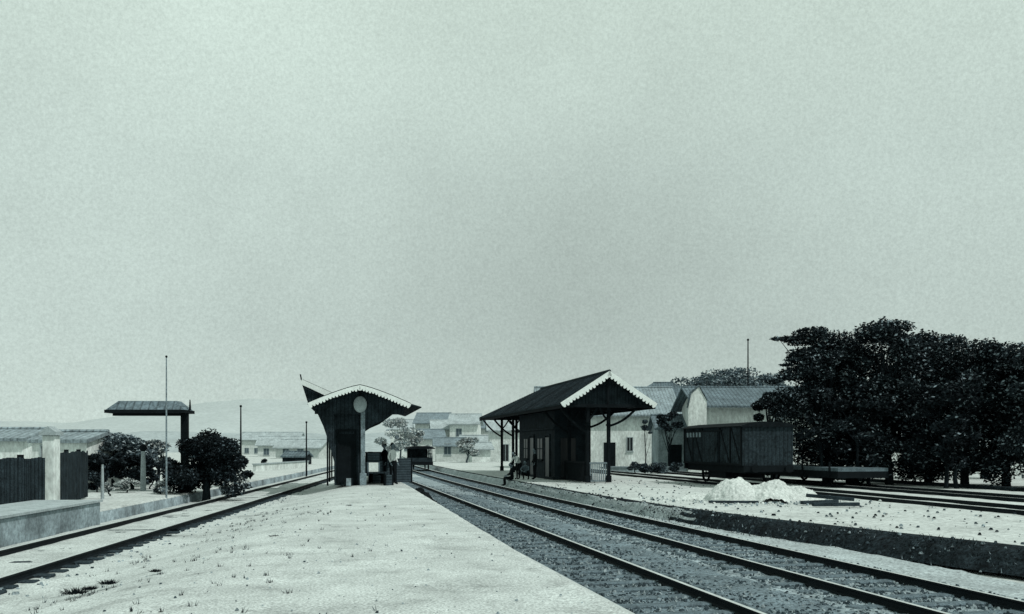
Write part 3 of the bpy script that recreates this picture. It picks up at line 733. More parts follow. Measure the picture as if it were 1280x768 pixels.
# ------------------------------------------------------------------ houses
def house(name, loc, rz, w, d, h, rh, label, wall='plaster', roof='rooftile', wins=(), doors=(), hip=False, over=.35, glass='glass', ridge='x', chim=False, group=None, cat='house', sidewins=()):
    r = empty(name, loc, rz, label, cat, group)
    b = MB(); b.box(0, w, 0, d, -.3, h)
    if not hip:
        if ridge == 'x':
            for x in (0, w-.2): b.prism([(0, h), (d, h), (d/2, h + rh - .08)], 0, x, x + .2)
        else:
            for y in (0, d-.2): b.prism([(0, h), (w, h), (w/2, h + rh - .08)], 1, y, y + .2)
    b.build('wall', M[wall], r)
    b = MB(); o = over; t = .14; e = h - .02
    if ridge == 'x':
        i = d/2 if hip else 0
        A0, A1 = (-o + (i if hip else 0), d/2, h + rh), (w + o - (i if hip else 0), d/2, h + rh)
        sl = rh / (d/2); ez = h - o * sl
        c = [(-o, -o, ez), (w+o, -o, ez), (w+o, d+o, ez), (-o, d+o, ez)]
    else:
        i = w/2 if hip else 0
        A0, A1 = (w/2, -o + i, h + rh), (w/2, d + o - i, h + rh)
        sl = rh / (w/2); ez = h - o * sl
        c = [(-o, -o, ez), (w+o, -o, ez), (w+o, d+o, ez), (-o, d+o, ez)]
    U = Vector((0, 0, t))
    if ridge == 'x':
        faces = [[c[0], c[1], A1, A0], [c[2], c[3], A0, A1], [c[1], c[2], A1], [c[3], c[0], A0]]
    else:
        faces = [[c[3], c[0], A0, A1], [c[1], c[2], A1, A0], [c[0], c[1], A0], [c[2], c[3], A1]]
    if not hip: faces = faces[:2]
    for f in faces:
        f = [Vector(p) for p in f]; top = [p + U for p in f]
        b.face(top); b.face(f[::-1])
        for p in range(len(f)): q = (p + 1) % len(f); b.face([f[p], f[q], top[q], top[p]])
    ro = b.build('roof', M[roof], r, clean=False)
    b = MB(); b.tube([tuple(Vector(A0)+U), tuple(Vector(A1)+U)], .1, 6); b.build('ridge_cap', M[roof], ro)
    if chim: b = MB(); cz = h + rh*.4; b.box(w*.7, w*.7+.5, d*.45, d*.45+.5, cz, h+rh+.7); b.box(w*.7-.06, w*.7+.56, d*.45-.06, d*.45+.56, h+rh+.7, h+rh+.82); b.build('chimney', M[wall], ro)
    for (x, z, ww, hh) in wins:
        b = MB(); b.box(x, x+ww, -.02, .02, z, z+hh); q = b.build('window', M[glass], r)
        b = MB(); f = .06; b.box(x-f, x, -.05, .0, z-f, z+hh+f); b.box(x+ww, x+ww+f, -.05, .0, z-f, z+hh+f); b.box(x, x+ww, -.05, 0, z+hh, z+hh+f); b.box(x-.1, x+ww+.1, -.09, 0, z-.13, z-f-.004); b.box(x+ww/2-.025, x+ww/2+.025, -.035, -.021, z, z+hh)
        b.build('frame', M['dullwhite'], q)
    for (x, ww, hh) in doors:
        b = MB(); b.box(x, x+ww, -.03, .02, -.25, hh); q = b.build('door', M['darkbeam'] if glass == 'glass' else M[glass], r)
        b = MB(); b.ball((x+ww*.85, -.05, hh*.45), .035, 6, 5); b.build('handle', M['iron'], q)
    for (y, z, ww, hh) in sidewins:
        b = MB(); b.box(-.02, .02, y, y+ww, z, z+hh); b.build('window', M[glass], r)
    return r
house('long_house', (2.6, 78, -.28), rad(2), 11.4, 8, 4.7, 2.3, 'long sunlit white house with tiled roof right behind the station shelter', wall='plaster', roof='roofpale',
      wins=((1, 1.2, .8, 1.3), (3.2, 1.2, .8, 1.3), (7.2, 1.5, .45, 1.1), (10.2, 2.3, .5, .9)), doors=((5.2, 1, 2.2),), over=.5)
house('rear_house', (12.6, 98, -.28), rad(-4), 7.5, 6, 7.0, 1.7, 'taller dim hip roofed house behind the long white house', wall='plasterg', roof='rooftile', hip=True, wins=((1, 4.5, .8, 1.3), (3.4, 4.5, .8, 1.3), (5.6, 4.5, .8, 1.3)))
house('tiled_house', (13.6, 66, -.28), rad(1), 9.5, 7, 4.9, 1.3, 'pale walled house with a deep dark eave rising behind the covered wagon', wall='plaster', roof='rooftile',
      wins=((2.6, .9, .8, 1.2), (5.2, .9, .8, 1.2)), doors=((7.4, 1, 2.2),), over=.75)
bpy.context.view_layer.update()
# white stepped wall at the left of that house
r = empty('party_wall', (12.5, 65.2, -.28), 0, 'tall narrow white wall with sloping top between the two houses', 'wall')
b = MB(); b.prism([(0, 0), (1.3, 0), (1.3, 5.1), (.75, 6.1), (.2, 5.6), (0, 4.6)], 1, 0, .3); b.build('wall', M['plaster'], r)
b = MB(); b.prism([(-.05, 4.6), (.2, 5.62), (.75, 6.12), (1.35, 5.1), (1.35, 5.2), (.75, 6.24), (.15, 5.72), (-.05, 4.7)], 1, -.06, .36); b.build('coping', M['rooftile'], r)
# low dark hedge wall at the foot of the long house
house('lean_to_shed', (11.3, 71, -.28), 0, 3.0, 3.5, 3.3, .9, 'dark low lean-to shed between white house and covered wagon', wall='plasterg', roof='rooftile', doors=((.8, 1, 2),), wins=((2.1, 1.3, .5, .7),))
def wall_run(name, p0, p1, h, th, m, label, cap='dullwhite', z=-.28, posts=0):
    v = Vector(p1) - Vector(p0); L_ = v.length; r = empty(name, (p0[0], p0[1], z), math.atan2(v.y, v.x), label, 'wall')
    b = MB(); b.box(0, L_, -th/2, th/2, -.2, h); b.build('wall', M[m], r)
    b = MB(); b.box(-.05, L_+.05, -th/2-.05, th/2+.05, h, h+.08); b.build('coping', M[cap], r)
    for k in range(posts):
        x = L_ * k / max(1, posts-1); b = MB(); b.box(x-.16, x+.16, -th/2-.08, th/2+.08, -.2, h+.28); b.build('pier', M[m], r)
    return r
wall_run('garden_wall', (7.0, 66.5), (12.4, 65.5), .35, .25, 'plasterg', 'very low stained wall in front of the long white house', cap='parapet')
wall_run('boundary_wall', (17.5, 62), (60, 66), 1.6, .3, 'plaster', 'long pale boundary wall seen under the crowns of the dark trees')
# low dark edging along a dark line in front of the trees
x0, y0 = PR(28.6, 24); x1, y1 = PR(28.6, 56)
b = MB(); v = Vector((x1-x0, y1-y0)); b.box(0, v.length, -.15, .15, -.2, .16); o = b.build('dark_edging', M['bank']); bevel(o, .03); o.location = (x0, y0, -.28); o.rotation_euler = (0, 0, math.atan2(v.y, v.x)); o['kind'] = 'structure'

# ------------------------------------------------------------------ trees
import array
def leaf_mesh(name, clusters, n, size, mats, pl=.06, flat=.5, seed=1, shell=.55):
    rnd = random.Random(seed); v = []; f = []; mi = []
    tot = sum(c[3] * c[3] for c in clusters)
    for (cx, cy, cz, cr, cf) in clusters:
        for _ in range(int(n * cr * cr / tot)):
            while True:
                a, b_, c = rnd.uniform(-1, 1), rnd.uniform(-1, 1), rnd.uniform(-1, 1); q = a*a + b_*b_ + c*c
                if .02 < q < 1: break
            q = math.sqrt(q); k = (shell + (1 - shell) * rnd.random()) / q if rnd.random() < .75 else 1
            k *= 1 + .22 * mnoise.noise(Vector((cx + a/q*1.3, cy + b_/q*1.3, cz + c/q*1.3)))
            p = Vector((cx + a*k*cr, cy + b_*k*cr, cz + c*k*cr*cf))
            s = size * rnd.uniform(.55, 1.35)
            d = Vector((rnd.gauss(0, 1), rnd.gauss(0, 1), rnd.gauss(0, .6))).normalized(); e = d.cross(Vector((rnd.gauss(0, 1), rnd.gauss(0, 1), rnd.gauss(0, 1)))).normalized() * s * flat
            d = d * s; i = len(v)
            v += [tuple(p - d*.5), tuple(p + e*.5 - d*.05), tuple(p + d*.5), tuple(p - e*.5 - d*.05)]; f.append((i, i+1, i+2, i+3)); mi.append(1 if rnd.random() < pl else 0)
    me = bpy.data.meshes.new(name); me.from_pydata(v, [], f)
    for m in mats: me.materials.append(M[m])
    me.polygons.foreach_set('material_index', mi); me.update(); return me
def trunk_mesh(h, r, clusters, seed, bark='bark', lean=.3):
    rnd = random.Random(seed); b = MB(); pts = [Vector((0, 0, -.3))]
    lx, ly = rnd.uniform(-lean, lean), rnd.uniform(-lean, lean)
    for k in range(1, 7): t = k/6; pts.append(Vector((lx*t + rnd.uniform(-.05, .05), ly*t + rnd.uniform(-.05, .05), h*.62*t)))
    b.tube(pts, [r*1.35, r, r*.88, r*.8, r*.7, r*.55, r*.35], 10)
    for c in clusters:
        t = rnd.uniform(.45, 1); k = min(5, int(t*6)); a = pts[k].lerp(pts[min(6, k+1)], t*6-k if k < 6 else 0); e = Vector(c[:3]); m = a.lerp(e, .5) + Vector((rnd.uniform(-.2, .2), rnd.uniform(-.2, .2), .1))
        b.tube([a, m, e], [r*.38, r*.22, r*.06], 6)
    me_o = b.build('trunk', M[bark]); return me_o
def crown_clusters(W, zb, zt, n, seed, layered=False, flat=.6, rr=(.24, .38), top=1.0):
    rnd = random.Random(seed); out = []
    for _ in range(n):
        t = rnd.random(); z = zb + (zt - zb) * t
        prof = math.sqrt(max(.05, 1 - (max(0, t - .35) / .72) ** 2)) if top else 1
        a = rnd.random() * 6.28; q = math.sqrt(rnd.random()) * .78 * prof
        cr = W * rnd.uniform(*rr)
        out.append((W*q*cos(a), W*q*sin(a), z - cr*flat*(.5 if t > .8 else 0), cr, (.32 if layered else flat)))
    return out
def tree(name, loc, clusters, n, size, mats, label, seed, tr=.2, th=None, group=None, pl=.06, cat='tree', bark='bark', flat=.5):
    r = empty(name, loc, 0, label, cat, group)
    zt = max(c[2] for c in clusters)
    t = trunk_mesh(th or zt, tr, clusters, seed, bark); t.parent = r
    me = leaf_mesh('crown', clusters, n, size, mats, pl, flat, seed); o = bpy.data.objects.new('crown', me); COL.objects.link(o); o.parent = r
    return r
def px(p, Y): return (p - 640) / F * Y
G1 = 'dark shade trees beside the yard'
spec = [  # px, Y, radius, zb, ztop, clusters, layered, label
 (968, 51, 1.5, 1.6, 4.9, 10, False, 'lowest dark tree at the left end of the row, crown brushing the tiled house'),
 (1036, 46, 2.3, 1.7, 7.6, 26, True, 'dark tree whose flat layered branches jut out to the left at the top'),
 (1062, 47, 3.0, 1.5, 7.6, 26, False, 'dark broad tree second after the one with layered branches'),
 (1112, 45, 3.0, 1.5, 7.9, 28, False, 'tallest dark tree with a rounded peak in the middle of the row'),
 (1160, 46, 3.0, 1.4, 7.5, 26, False, 'dark dense tree just right of the tallest one'),
 (1206, 44, 3.0, 1.3, 6.9, 26, False, 'dark tree with a crown sloping down right of the row middle'),
 (1258, 43, 3.1, 1.3, 6.6, 24, False, 'dark tree at the right edge of the view, nearly touching its neighbour'),
 (1310, 41, 3.0, 1.2, 6.6, 20, False, 'dark tree cut off by the right border of the view'),
 (1035, 55, 3.2, 2.2, 7.6, 18, False, 'dark tree in the second row behind the layered one'),
 (1138, 54, 3.4, 2.0, 8.2, 18, False, 'dark tree in the second row behind the tallest one'),
 (1230, 53, 3.4, 2.0, 7.4, 18, False, 'dark tree in the second row at the right'),
]
for i, (p, Y, W, zb, zt, n, lay, lab) in enumerate(spec):
    cl = crown_clusters(W, (.55 if i > 1 else 2.0) if not lay else 1.2, zt, int(n * 2.1), 100 + i, False, .7, rr=(.17, .33))
    if lay:
        cl += [(-1.9, 0, 7.25, .62, .24), (-1.35, .1, 7.15, .8, .3), (-.9, 0, 7.55, .9, .32), (-1.1, 0, 6.5, 1.0, .35), (-1.6, -.2, 6.2, .55, .22), (-1.5, 0, 5.5, 1.0, .35), (-2.2, 0, 5.3, .6, .25), (-1.9, 0, 4.4, 1.0, .5), (-1.9, 0, 3.4, 1.1, .7), (-1.8, 0, 2.4, 1.0, .6), (-2.5, 0, 7.25, .42, .2), (-2.1, 0, 5.95, .4, .2), (-2.75, 0, 5.1, .45, .2), (-2.6, 0, 4.3, .6, .4)]
    if i == 3: cl += [(.2, 0, 7.7, 1.0, .35), (-.6, 0, 7.4, 1.1, .4)]
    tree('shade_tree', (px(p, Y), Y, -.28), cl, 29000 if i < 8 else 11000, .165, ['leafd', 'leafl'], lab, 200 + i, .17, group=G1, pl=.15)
# extra bare trunks seen in the row
for i, (p, Y) in enumerate(((1070, 43.5), (1086, 44.5), (1182, 41.5), (1197, 41), (1030, 44))):
    labs = ['slim dark trunk forking into the low crowns, left of a close pair', 'slim dark trunk, right one of the close pair in mid row', 'slender dark trunk, left one of the pair near the right end', 'slender dark trunk, right one of the pair near the right end', 'slender leaning trunk in front of the layered tree']
    cl = crown_clusters(1.5, 1.1, 4.6, 11, 150 + i); tree('young_tree', (px(p, Y), Y, -.28), cl, 3000, .2, ['leafd', 'leafl'], labs[i], 300 + i, .09, group='slim trunks beneath the row of dark trees', pl=.07)

# trees on the skyline behind the houses, mid grey
for i, (p, Y, W, zb, zt, lab) in enumerate(((882, 120, 5.2, 5, 11.2, 'hazy round tree left of the pair behind the tiled roof'), (912, 125, 6.6, 5, 12.3, 'tallest hazy tree rising behind the tiled roof'),
        (948, 118, 6.0, 5, 11.5, 'hazy tree between the tiled roof and the dark row'), (838, 135, 5.5, 4, 10.6, 'low hazy tree above the roof ridge of the long house'))):
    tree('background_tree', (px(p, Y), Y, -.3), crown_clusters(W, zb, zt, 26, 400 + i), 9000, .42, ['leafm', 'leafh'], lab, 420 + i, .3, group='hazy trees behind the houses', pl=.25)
# far centre townscape
for i, (p, Y, W, zb, zt, lab) in enumerate(((516, 120, 2.0, 1.5, 4.6, 'pale small tree standing right of the island shelter'), (548, 175, 2.6, 1.5, 4.6, 'pale tree left of the middle among the far houses'),
        (570, 182, 2.6, 1.5, 5.0, 'thin pale tree between two far white houses'), (583, 105, 1.7, 1.4, 3.2, 'small grey bush-like tree alone before the far houses'), (603, 185, 3.0, 1.5, 7.0, 'pale tree under the tip of the station roof'),
        (534, 100, 1.0, .8, 2.2, 'little pale tree low beside the far cottages'), (559, 128, 1.5, 1, 3.2, 'small pale tree in the middle of the far houses'), (597, 125, 1.3, 1, 3.0, 'small pale tree left of the house with the tall dark window'),
        (500, 118, 3.4, 1.5, 5.8, 'pale tree half hidden by the island shelter'), (650, 120, 3.2, 2, 6.2, 'pale tree behind the left posts of the station shelter'))):
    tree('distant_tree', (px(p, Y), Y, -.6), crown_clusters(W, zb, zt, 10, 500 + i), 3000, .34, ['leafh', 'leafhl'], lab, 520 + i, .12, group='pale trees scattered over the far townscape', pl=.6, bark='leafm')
G2 = 'pale far houses beyond the track ends'
for i, (p0, Y, w, d, h, rh, rz, hp, lab) in enumerate((
    (612, 112, 6.0, 6, 4.2, 1.5, .05, False, 'far white house with tall dark window left of the station posts'),
    (556, 150, 8, 6, 3.4, 1.4, -.1, True, 'far low white house with wide hip roof'),
    (588, 170, 8, 6, 4.6, 1.7, .1, False, 'far two storey pale house in the middle of the gap'),
    (520, 165, 7, 6, 5.0, 1.6, .15, False, 'far pale house peeping out right of the island shelter'),
    (538, 215, 9, 6, 6.5, 2, 0, True, 'highest pale house on the slope behind the others'),
    (604, 230, 10, 6, 7.2, 2, -.1, False, 'pale long house on the slope under the tip of the station roof'),
    (488, 200, 9, 7, 6.0, 2, .1, False, 'pale house on the slope behind the island shelter'),
    (545, 112, 3.6, 4, 2.3, .8, .1, False, 'smallest far pale house straight beyond the track ends'),
    (574, 120, 3.4, 4, 2.6, .9, -.15, False, 'far pale cottage right of the smallest one, gable to the front'),
    (590, 108, 2.2, 3, 1.9, .6, .2, False, 'tiny pale outhouse close to the house with the tall dark window'),
    (526, 135, 3.4, 5, 3.4, 1.2, .2, False, 'far pale house just right of the roofed railcar'),
    (560, 190, 6, 6, 6.4, 1.6, -.2, False, 'two storey pale house upper middle of the townscape'),
    (584, 205, 5, 6, 5.4, 1.8, .3, True, 'hip roofed pale house upper right of the townscape'),
    (519, 148, 5, 6, 6.0, 1.5, -.1, False, 'tall narrow pale house nearest to the tip of the island shelter roof'),
    (541, 142, 4.5, 6, 4.9, 1.3, .12, False, 'pale two storey house left of the town middle'),
    (562, 138, 4.2, 6, 5.6, 1.4, -.05, False, 'tallest pale block in the front of the town'),
    (584, 146, 4.8, 6, 5.2, 1.6, .18, True, 'pale two storey house with hip roof right of the tallest block'),
    (630, 160, 6, 6, 5.2, 1.4, .05, False, 'pale house seen just between the left posts of the station shelter'))):
    wn = [(1 + k*2.0, 1.2, .8, 1.3) for k in range(int((w-1.5)/2))] + ([(1 + k*2.0, 3.7, .8, 1.1) for k in range(int((w-1.5)/2))] if h > 5 else [])
    if i == 0: wn = [(1.55, .4, .75, 2.0), (4.4, .9, .7, 1.4)]
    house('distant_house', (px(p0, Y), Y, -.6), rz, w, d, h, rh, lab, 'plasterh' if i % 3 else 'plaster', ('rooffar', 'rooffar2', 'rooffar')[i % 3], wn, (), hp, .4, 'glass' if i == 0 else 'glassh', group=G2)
for i, (p0, Y, w, d, h, rh, rz, lab) in enumerate(((322, 150, 7, 6, 2.2, 1.3, .1, 'low pale house left of the bare pole by the left track'), (345, 125, 6, 6, 1.8, 1.0, -.1, 'low pale house with shallow roof beyond the left track end'), (300, 190, 12, 6, 3.4, 1.4, 0, 'pale long house far behind the round dark bush'))):
    house('distant_house', (px(p0, Y), Y, -.4), rz, w, d, h, rh, lab, 'plasterh', 'rooffar', [(1 + k*2.0, .6, .8, 1.0) for k in range(int((w-1.5)/2))], (), False, .4, 'glassh', group='pale far houses at the left')
house('low_shed', (px(353, 84), 84, -.3), 0, 2.0, 3, .9, .35, 'squat dark shed at the far end of the left track', 'bank', 'rooftile', (), ((.5, .6, .7),), over=.15, cat='shed')
tree('small_bush', (px(330, 70), 70, -.2), crown_clusters(.6, .2, 1.1, 5, 610), 900, .2, ['leafd', 'leafm'], 'small dark bush standing alone before the far left houses', 611, .05, pl=.2, cat='bush')
wall_run('low_wall', (px(318, 62), 62), (px(384, 75), 75), .55, .2, 'plaster', 'low pale wall bordering the far left platform', z=-.2)

# ------------------------------------------------------------------ left side
x0, y0 = PL(-8.62, 13.0)
r = empty('parapet_block', (x0, y0, -.45), AL, 'mottled pale masonry block ending the raised part of the left platform', 'platform wall')
b = MB(); b.box(-1.6, 0, 0, 11.8, 0, .60); bevel(b.build('wall', M['parapet'], r), .02)
b = MB(); b.box(-1.66, .05, -.03, 11.84, .60, .655); b.build('coping', M['dullwhite'], r)
# boarded fence and pier
def board_fence(p0, p1, h, label, m='darkwood', z=-.1, w=.13):
    v = Vector(p1) - Vector(p0); L_ = v.length; r = empty('board_fence', (p0[0], p0[1], z), math.atan2(v.y, v.x), label, 'fence')
    b = MB(); x = 0
    while x < L_: hh = h + random.uniform(-.03, .04); b.box(x, x + w*.86, random.uniform(-.008, .008), .03, .04, hh); x += w
    b.build('boards', M[m], r)
    b = MB(); b.box(0, L_, .031, .09, .3, .4); b.box(0, L_, .031, .09, h-.35, h-.25); b.build('rail', M['darkbeam'], r)
    k = 0
    while k < L_: b = MB(); b.box(k, k+.12, .09, .2, -.2, h+.08); b.build('post', M['darkbeam'], r); k += 1.9
    return r
board_fence((px(72, 25.7), 25.7), (px(110, 30.2), 30.2), 1.52, 'dark upright board fence between pale pier and shady trees')
board_fence((px(-40, 22), 22), (px(54, 24.6), 24.6), 1.4, 'dark upright board fence left of the pale pier, at the left border')
b = MB(); b.box(-.17, .17, -.17, .17, -.1, 2.0); r = b.build('gate_pier', M['plaster'], None, (px(64, 25.3), 25.3, -.1)); bevel(r, .02); tag(r, 'pale square masonry pier between two runs of dark fence', 'pier')
b = MB(); b.box(-.23, .23, -.23, .23, 2.0, 2.1); b.prism([(-.2, 2.1), (.2, 2.1), (0, 2.25)], 1, -.2, .2); b.build('cap', M['dullwhite'], r)
house('plastered_hut', (px(40, 36), 36, -.1), rad(-3), 3.1 - .9, 3, 1.85, .3, 'low pale plastered hut behind the dark board fence', 'plaster', 'roofpale', ((.4, 1.1, .5, .6),), (), over=.12, cat='hut')
house('plastered_hut', (px(-60, 40), 40, -.1), rad(3), 3.0, 4, 1.95, .4, 'taller pale hut with tiled roof at the left border', 'plaster', 'roofpale', ((1.2, 1.1, .7, .9),), (), over=.2, cat='hut')
# canopy on one thick post
Yc = 34.0
r = empty('platform_canopy', (px(231, Yc), Yc, -.1), rad(2), 'small flat hip-roofed canopy carried by one thick dark post at the left', 'canopy')
b = MB(); b.box(-.12, .12, -.12, .12, .3, 2.905); b.box(-.2, .2, -.2, .2, -.1, .3); bevel(b.build('post', M['darkbeam'], r))
def hip(b, x0, x1, y0, y1, z0, z1, ins):
    lo = [(x0,y0,z0),(x1,y0,z0),(x1,y1,z0),(x0,y1,z0)]; hi = [(x0+ins,y0+ins*.9,z1),(x1-ins,y0+ins*.9,z1),(x1-ins,y1-ins*.9,z1),(x0+ins,y1-ins*.9,z1)]
    b.face(lo[::-1]); b.face(hi)
    for k in range(4): q = (k+1) % 4; b.face([lo[k], lo[q], hi[q], hi[k]])
b = MB(); hip(b, -2.66, .14, -.55, .55, 3.03, 3.36, .34); b.build('roof', M['rooftile'], r)
b = MB(); b.box(-2.70, .18, -.59, .59, 2.91, 3.025); b.build('eave_board', M['iron'], r)
b = MB(); b.box(-2.6, .1, -.08, .08, 2.82, 2.908); b.prism([(.16, 3.03), (.22, 3.03), (.19, 3.42)], 1, -.06, .06); b.build('beam', M['iron'], r)
def pole(p, ybase, ytop, z, Y, rr, label, cat='pole', name='telegraph_pole', arm=False, leanx=0, m='darkbeam'):
    zt = CH + (HY - ytop) / F * Y; x = px(p, Y); r = empty(name, (x, Y, z), 0, label, cat)
    b = MB(); b.tube([(0, 0, -.3), (leanx*.5, 0, (zt-z)/2), (leanx, 0, zt - z)], [rr*1.2, rr, rr*.7], 8); b.build('pole', M[m], r)
    b = MB(); b.ball((leanx, 0, zt - z), rr*1.5, 8, 6); b.build('cap', M['iron'], r)
    if arm:
        b = MB(); b.box(-.5, .5, -.04, .04, zt-z-.35, zt-z-.27)
        for k in (-.42, -.15, .15, .42): b.tube([(k, 0, zt-z-.27), (k, 0, zt-z-.17)], .03, 6)
        b.build('crossarm', M['darkbeam'], r)
pole(208, 622, 446, -.1, 30.6, .028, 'very thin tall pole crossing in front of the left canopy', m='palepost', name='flag_pole')
pole(301, 600, 508, -.2, 62, .06, 'thin bare pole rising behind the round dark bush')
pole(383, 605, 528, -.2, 60, .05, 'slim pole just left of the island shelter')
pole(935, 600, 425, -.3, 100, .09, 'tall thin pole rising above the hazy trees behind the tiled roof')
pole(128, 620, 578, -.1, 29.5, .05, 'short pale post in front of the shady trees at the left', 'post', 'wooden_post', m='dullwhite')
pole(179, 605, 560, -.1, 35, .10, 'thicker pale post in front of the grey tree left of the bush', 'post', 'wooden_post', m='dullwhite')
# left trees
tree('garden_tree', (px(142, 38), 38, -.1), crown_clusters(1.65, .9, 2.1, 32, 701), 12000, .16, ['leafm', 'leafh'], 'mid grey tree with a wide flat crown right of the board fence', 703, .1, pl=.3)
tree('garden_tree', (px(196, 40), 40, -.1), crown_clusters(1.0, .4, 1.9, 18, 702), 5000, .15, ['leafm', 'leafhl'], 'lighter ragged tree under the canopy', 704, .09, pl=.4)
tree('garden_tree', (px(120, 36), 36, -.1), crown_clusters(.9, .55, 1.35, 16, 705), 5000, .14, ['leafd', 'leafm'], 'dark low tree in the shade behind the short pale post', 706, .07, pl=.1)
tree('garden_tree', (px(165, 36), 36, -.1), crown_clusters(.9, .6, 1.4, 16, 707), 5000, .14, ['leafd', 'leafm'], 'dark low tree between the two pale posts', 708, .07, pl=.1)
tree('shrub', (px(122, 34), 34, -.1), crown_clusters(.55, .15, .7, 9, 721), 2600, .11, ['leafd', 'leafm'], 'dark shrub filling the corner right of the board fence', 722, .03, pl=.3, cat='shrub')
tree('shrub', (px(188, 36.5), 36.5, -.1), crown_clusters(.6, .15, .8, 9, 723), 2600, .11, ['leafm', 'leafd'], 'mid grey shrub between the thicker pale post and the thin tall pole', 724, .03, pl=.4, cat='shrub')
tree('shrub', (px(160, 33.5), 33.5, -.1), crown_clusters(.5, .15, .55, 6, 715), 1500, .1, ['leafhl', 'leafm'], 'pale low shrub at the foot of the dark trees', 716, .03, pl=.3, cat='shrub')
tree('shrub', (px(200, 32.5), 32.5, -.1), crown_clusters(.5, .1, .5, 6, 717), 1500, .1, ['leafm', 'leafhl'], 'mottled low shrub beside the big dark bush', 718, .03, pl=.5, cat='shrub')
tree('shrub', (px(136, 31.5), 31.5, -.1), crown_clusters(.3, .1, .45, 5, 719), 900, .09, ['leafhl', 'leafm'], 'tiny pale shrub behind the short pale post', 720, .03, pl=.4, cat='shrub')
wall_run('garden_wall', (px(112, 41), 41), (px(215, 44), 44), .95, .2, 'plaster', 'pale garden wall behind the shady trees at the left', z=-.1)
cl = crown_clusters(1.65, .35, 2.05, 44, 709, rr=(.22, .36), top=1) ; cl += [(-1.1, 0, .7, .55, .9), (-.9, 0, .25, .55, .8), (1.0, 0, .3, .6, .8), (.1, 0, 2.0, .45, .8)]
tree('dense_bush', (px(258, 33.6), 33.6, -.1), cl, 24000, .12, ['leafd', 'leafm'], 'large round nearly black bush right of the canopy post', 710, .12, pl=.12, cat='bush')
cl = crown_clusters(.9, .3, 1.3, 10, 711, rr=(.3, .45))
tree('dense_bush', (px(296, 39), 39, -.1), cl, 5000, .14, ['leafd', 'leafm'], 'smaller dark bush sloping down at the right of the large one', 712, .08, pl=.15, cat='bush')

tree('wall_tree', (px(836, 67), 67, -.28), crown_clusters(1.3, 3.0, 4.3, 12, 731, rr=(.2, .34)), 1800, .2, ['leafd', 'leafm'], 'thin dark tree hanging before the white house wall', 732, .08, pl=.3)
tree('wall_tree', (px(806, 69), 69, -.28), crown_clusters(.7, 2.9, 3.9, 6, 733, rr=(.2, .34)), 600, .18, ['leafm', 'leafd'], 'smallest spindly tree close to the gable tip of the station roof', 734, .05, pl=.3)
for i, (p, W, n, lab) in enumerate(((795, .9, 10, 'low dark bush at the foot of the white house, left'), (822, 1.1, 12, 'rounded bush between the station and the wagon'), (845, .7, 8, 'small bush right beside the far end of the covered wagon'))):
    tree('low_bush', (px(p, 63), 63, -.28), crown_clusters(W, .2, .75, n, 740 + i, rr=(.25, .4)), 1500, .14, ['leafm', 'leafd'], lab, 745 + i, .04, pl=.45, cat='bush')
# weeds on the platform
def weed(x, y, z, s, label, seed):
    rnd = random.Random(seed); b = MB()
    for _ in range(150):
        a = rnd.random()*6.28; q = rnd.random()*s; bx_, by_ = x*0 + q*cos(a)*.6, q*sin(a)*.6; h = rnd.uniform(.2, 1)*s*.38; w = .007
        ex, ey = bx_*1.7 + rnd.uniform(-.03, .03), by_*1.7 + rnd.uniform(-.03, .03)
        b.face([(bx_-w, by_, 0), (bx_+w, by_, 0), (ex, ey, h)]); b.face([(bx_, by_-w, 0), (bx_, by_+w, 0), (ex, ey, h*.9)])
    o = b.build('weed_clump', M['leafd'], None, (x, y, z), clean=False); tag(o, label, 'weeds')
def onground(p, q, z): Y = (CH - z) * F / (q - HY); return px(p, Y), Y, z
for i, (p, q, z, s, lab) in enumerate(((136, 729, -.16, .16, 'dark weed tuft beside the sleeper ends in the left foreground'), (94, 741, -.22, .22, 'widest dark weed tuft in the lower left corner'),
      (194, 714, -.1, .1, 'flat dark weed tuft right of the foreground pair'), (345, 671, -.02, .14, 'dark weed tuft alone in mid platform'), (218, 663, -.3, .17, 'dark weed tuft touching the left rail'), (112, 736, -.2, .12, 'small weed tuft between the two foreground ones'))):
    x, y, z = onground(p, q, z); weed(x, y, z - .01, s, lab, 900 + i)

b = MB()
for _ in range(420):
    Y = 8 + 20 * random.random() ** 1.4; x = -7.85 - .0864 * (Y - 18.5) + 1.0 + abs(random.gauss(0, 1.5)) + (2.5 if random.random() < .1 else 0)
    if nz(x, Y, .8, 55) < -.05: continue
    lx = x - (-7.3 - .0864 * (Y - 18.5)); ramp = max(0, min(1, lx / 3.2)); z = -.44 + .44 * ramp * ramp * (3 - 2 * ramp); q = random.uniform(.02, .06)
    for _k in range(random.randint(5, 14)):
        a = random.random() * 6.28; ux, uy = x + q*cos(a)*random.random(), Y + q*sin(a)*random.random(); t = random.random()*3.14
        b.face([(ux - .005*cos(t), uy - .005*sin(t), z - .01), (ux + .005*cos(t), uy + .005*sin(t), z - .01), (ux + random.uniform(-.04, .04), uy + random.uniform(-.04, .04), z + random.uniform(.02, .07))], 0 if random.random() < .7 else 1)
tag(b.build('dry_grass', [M['leafd'], M['leafm']], clean=False), 'thin dry grass and weeds scattered along the left slope of the island platform', 'grass', kind='stuff')
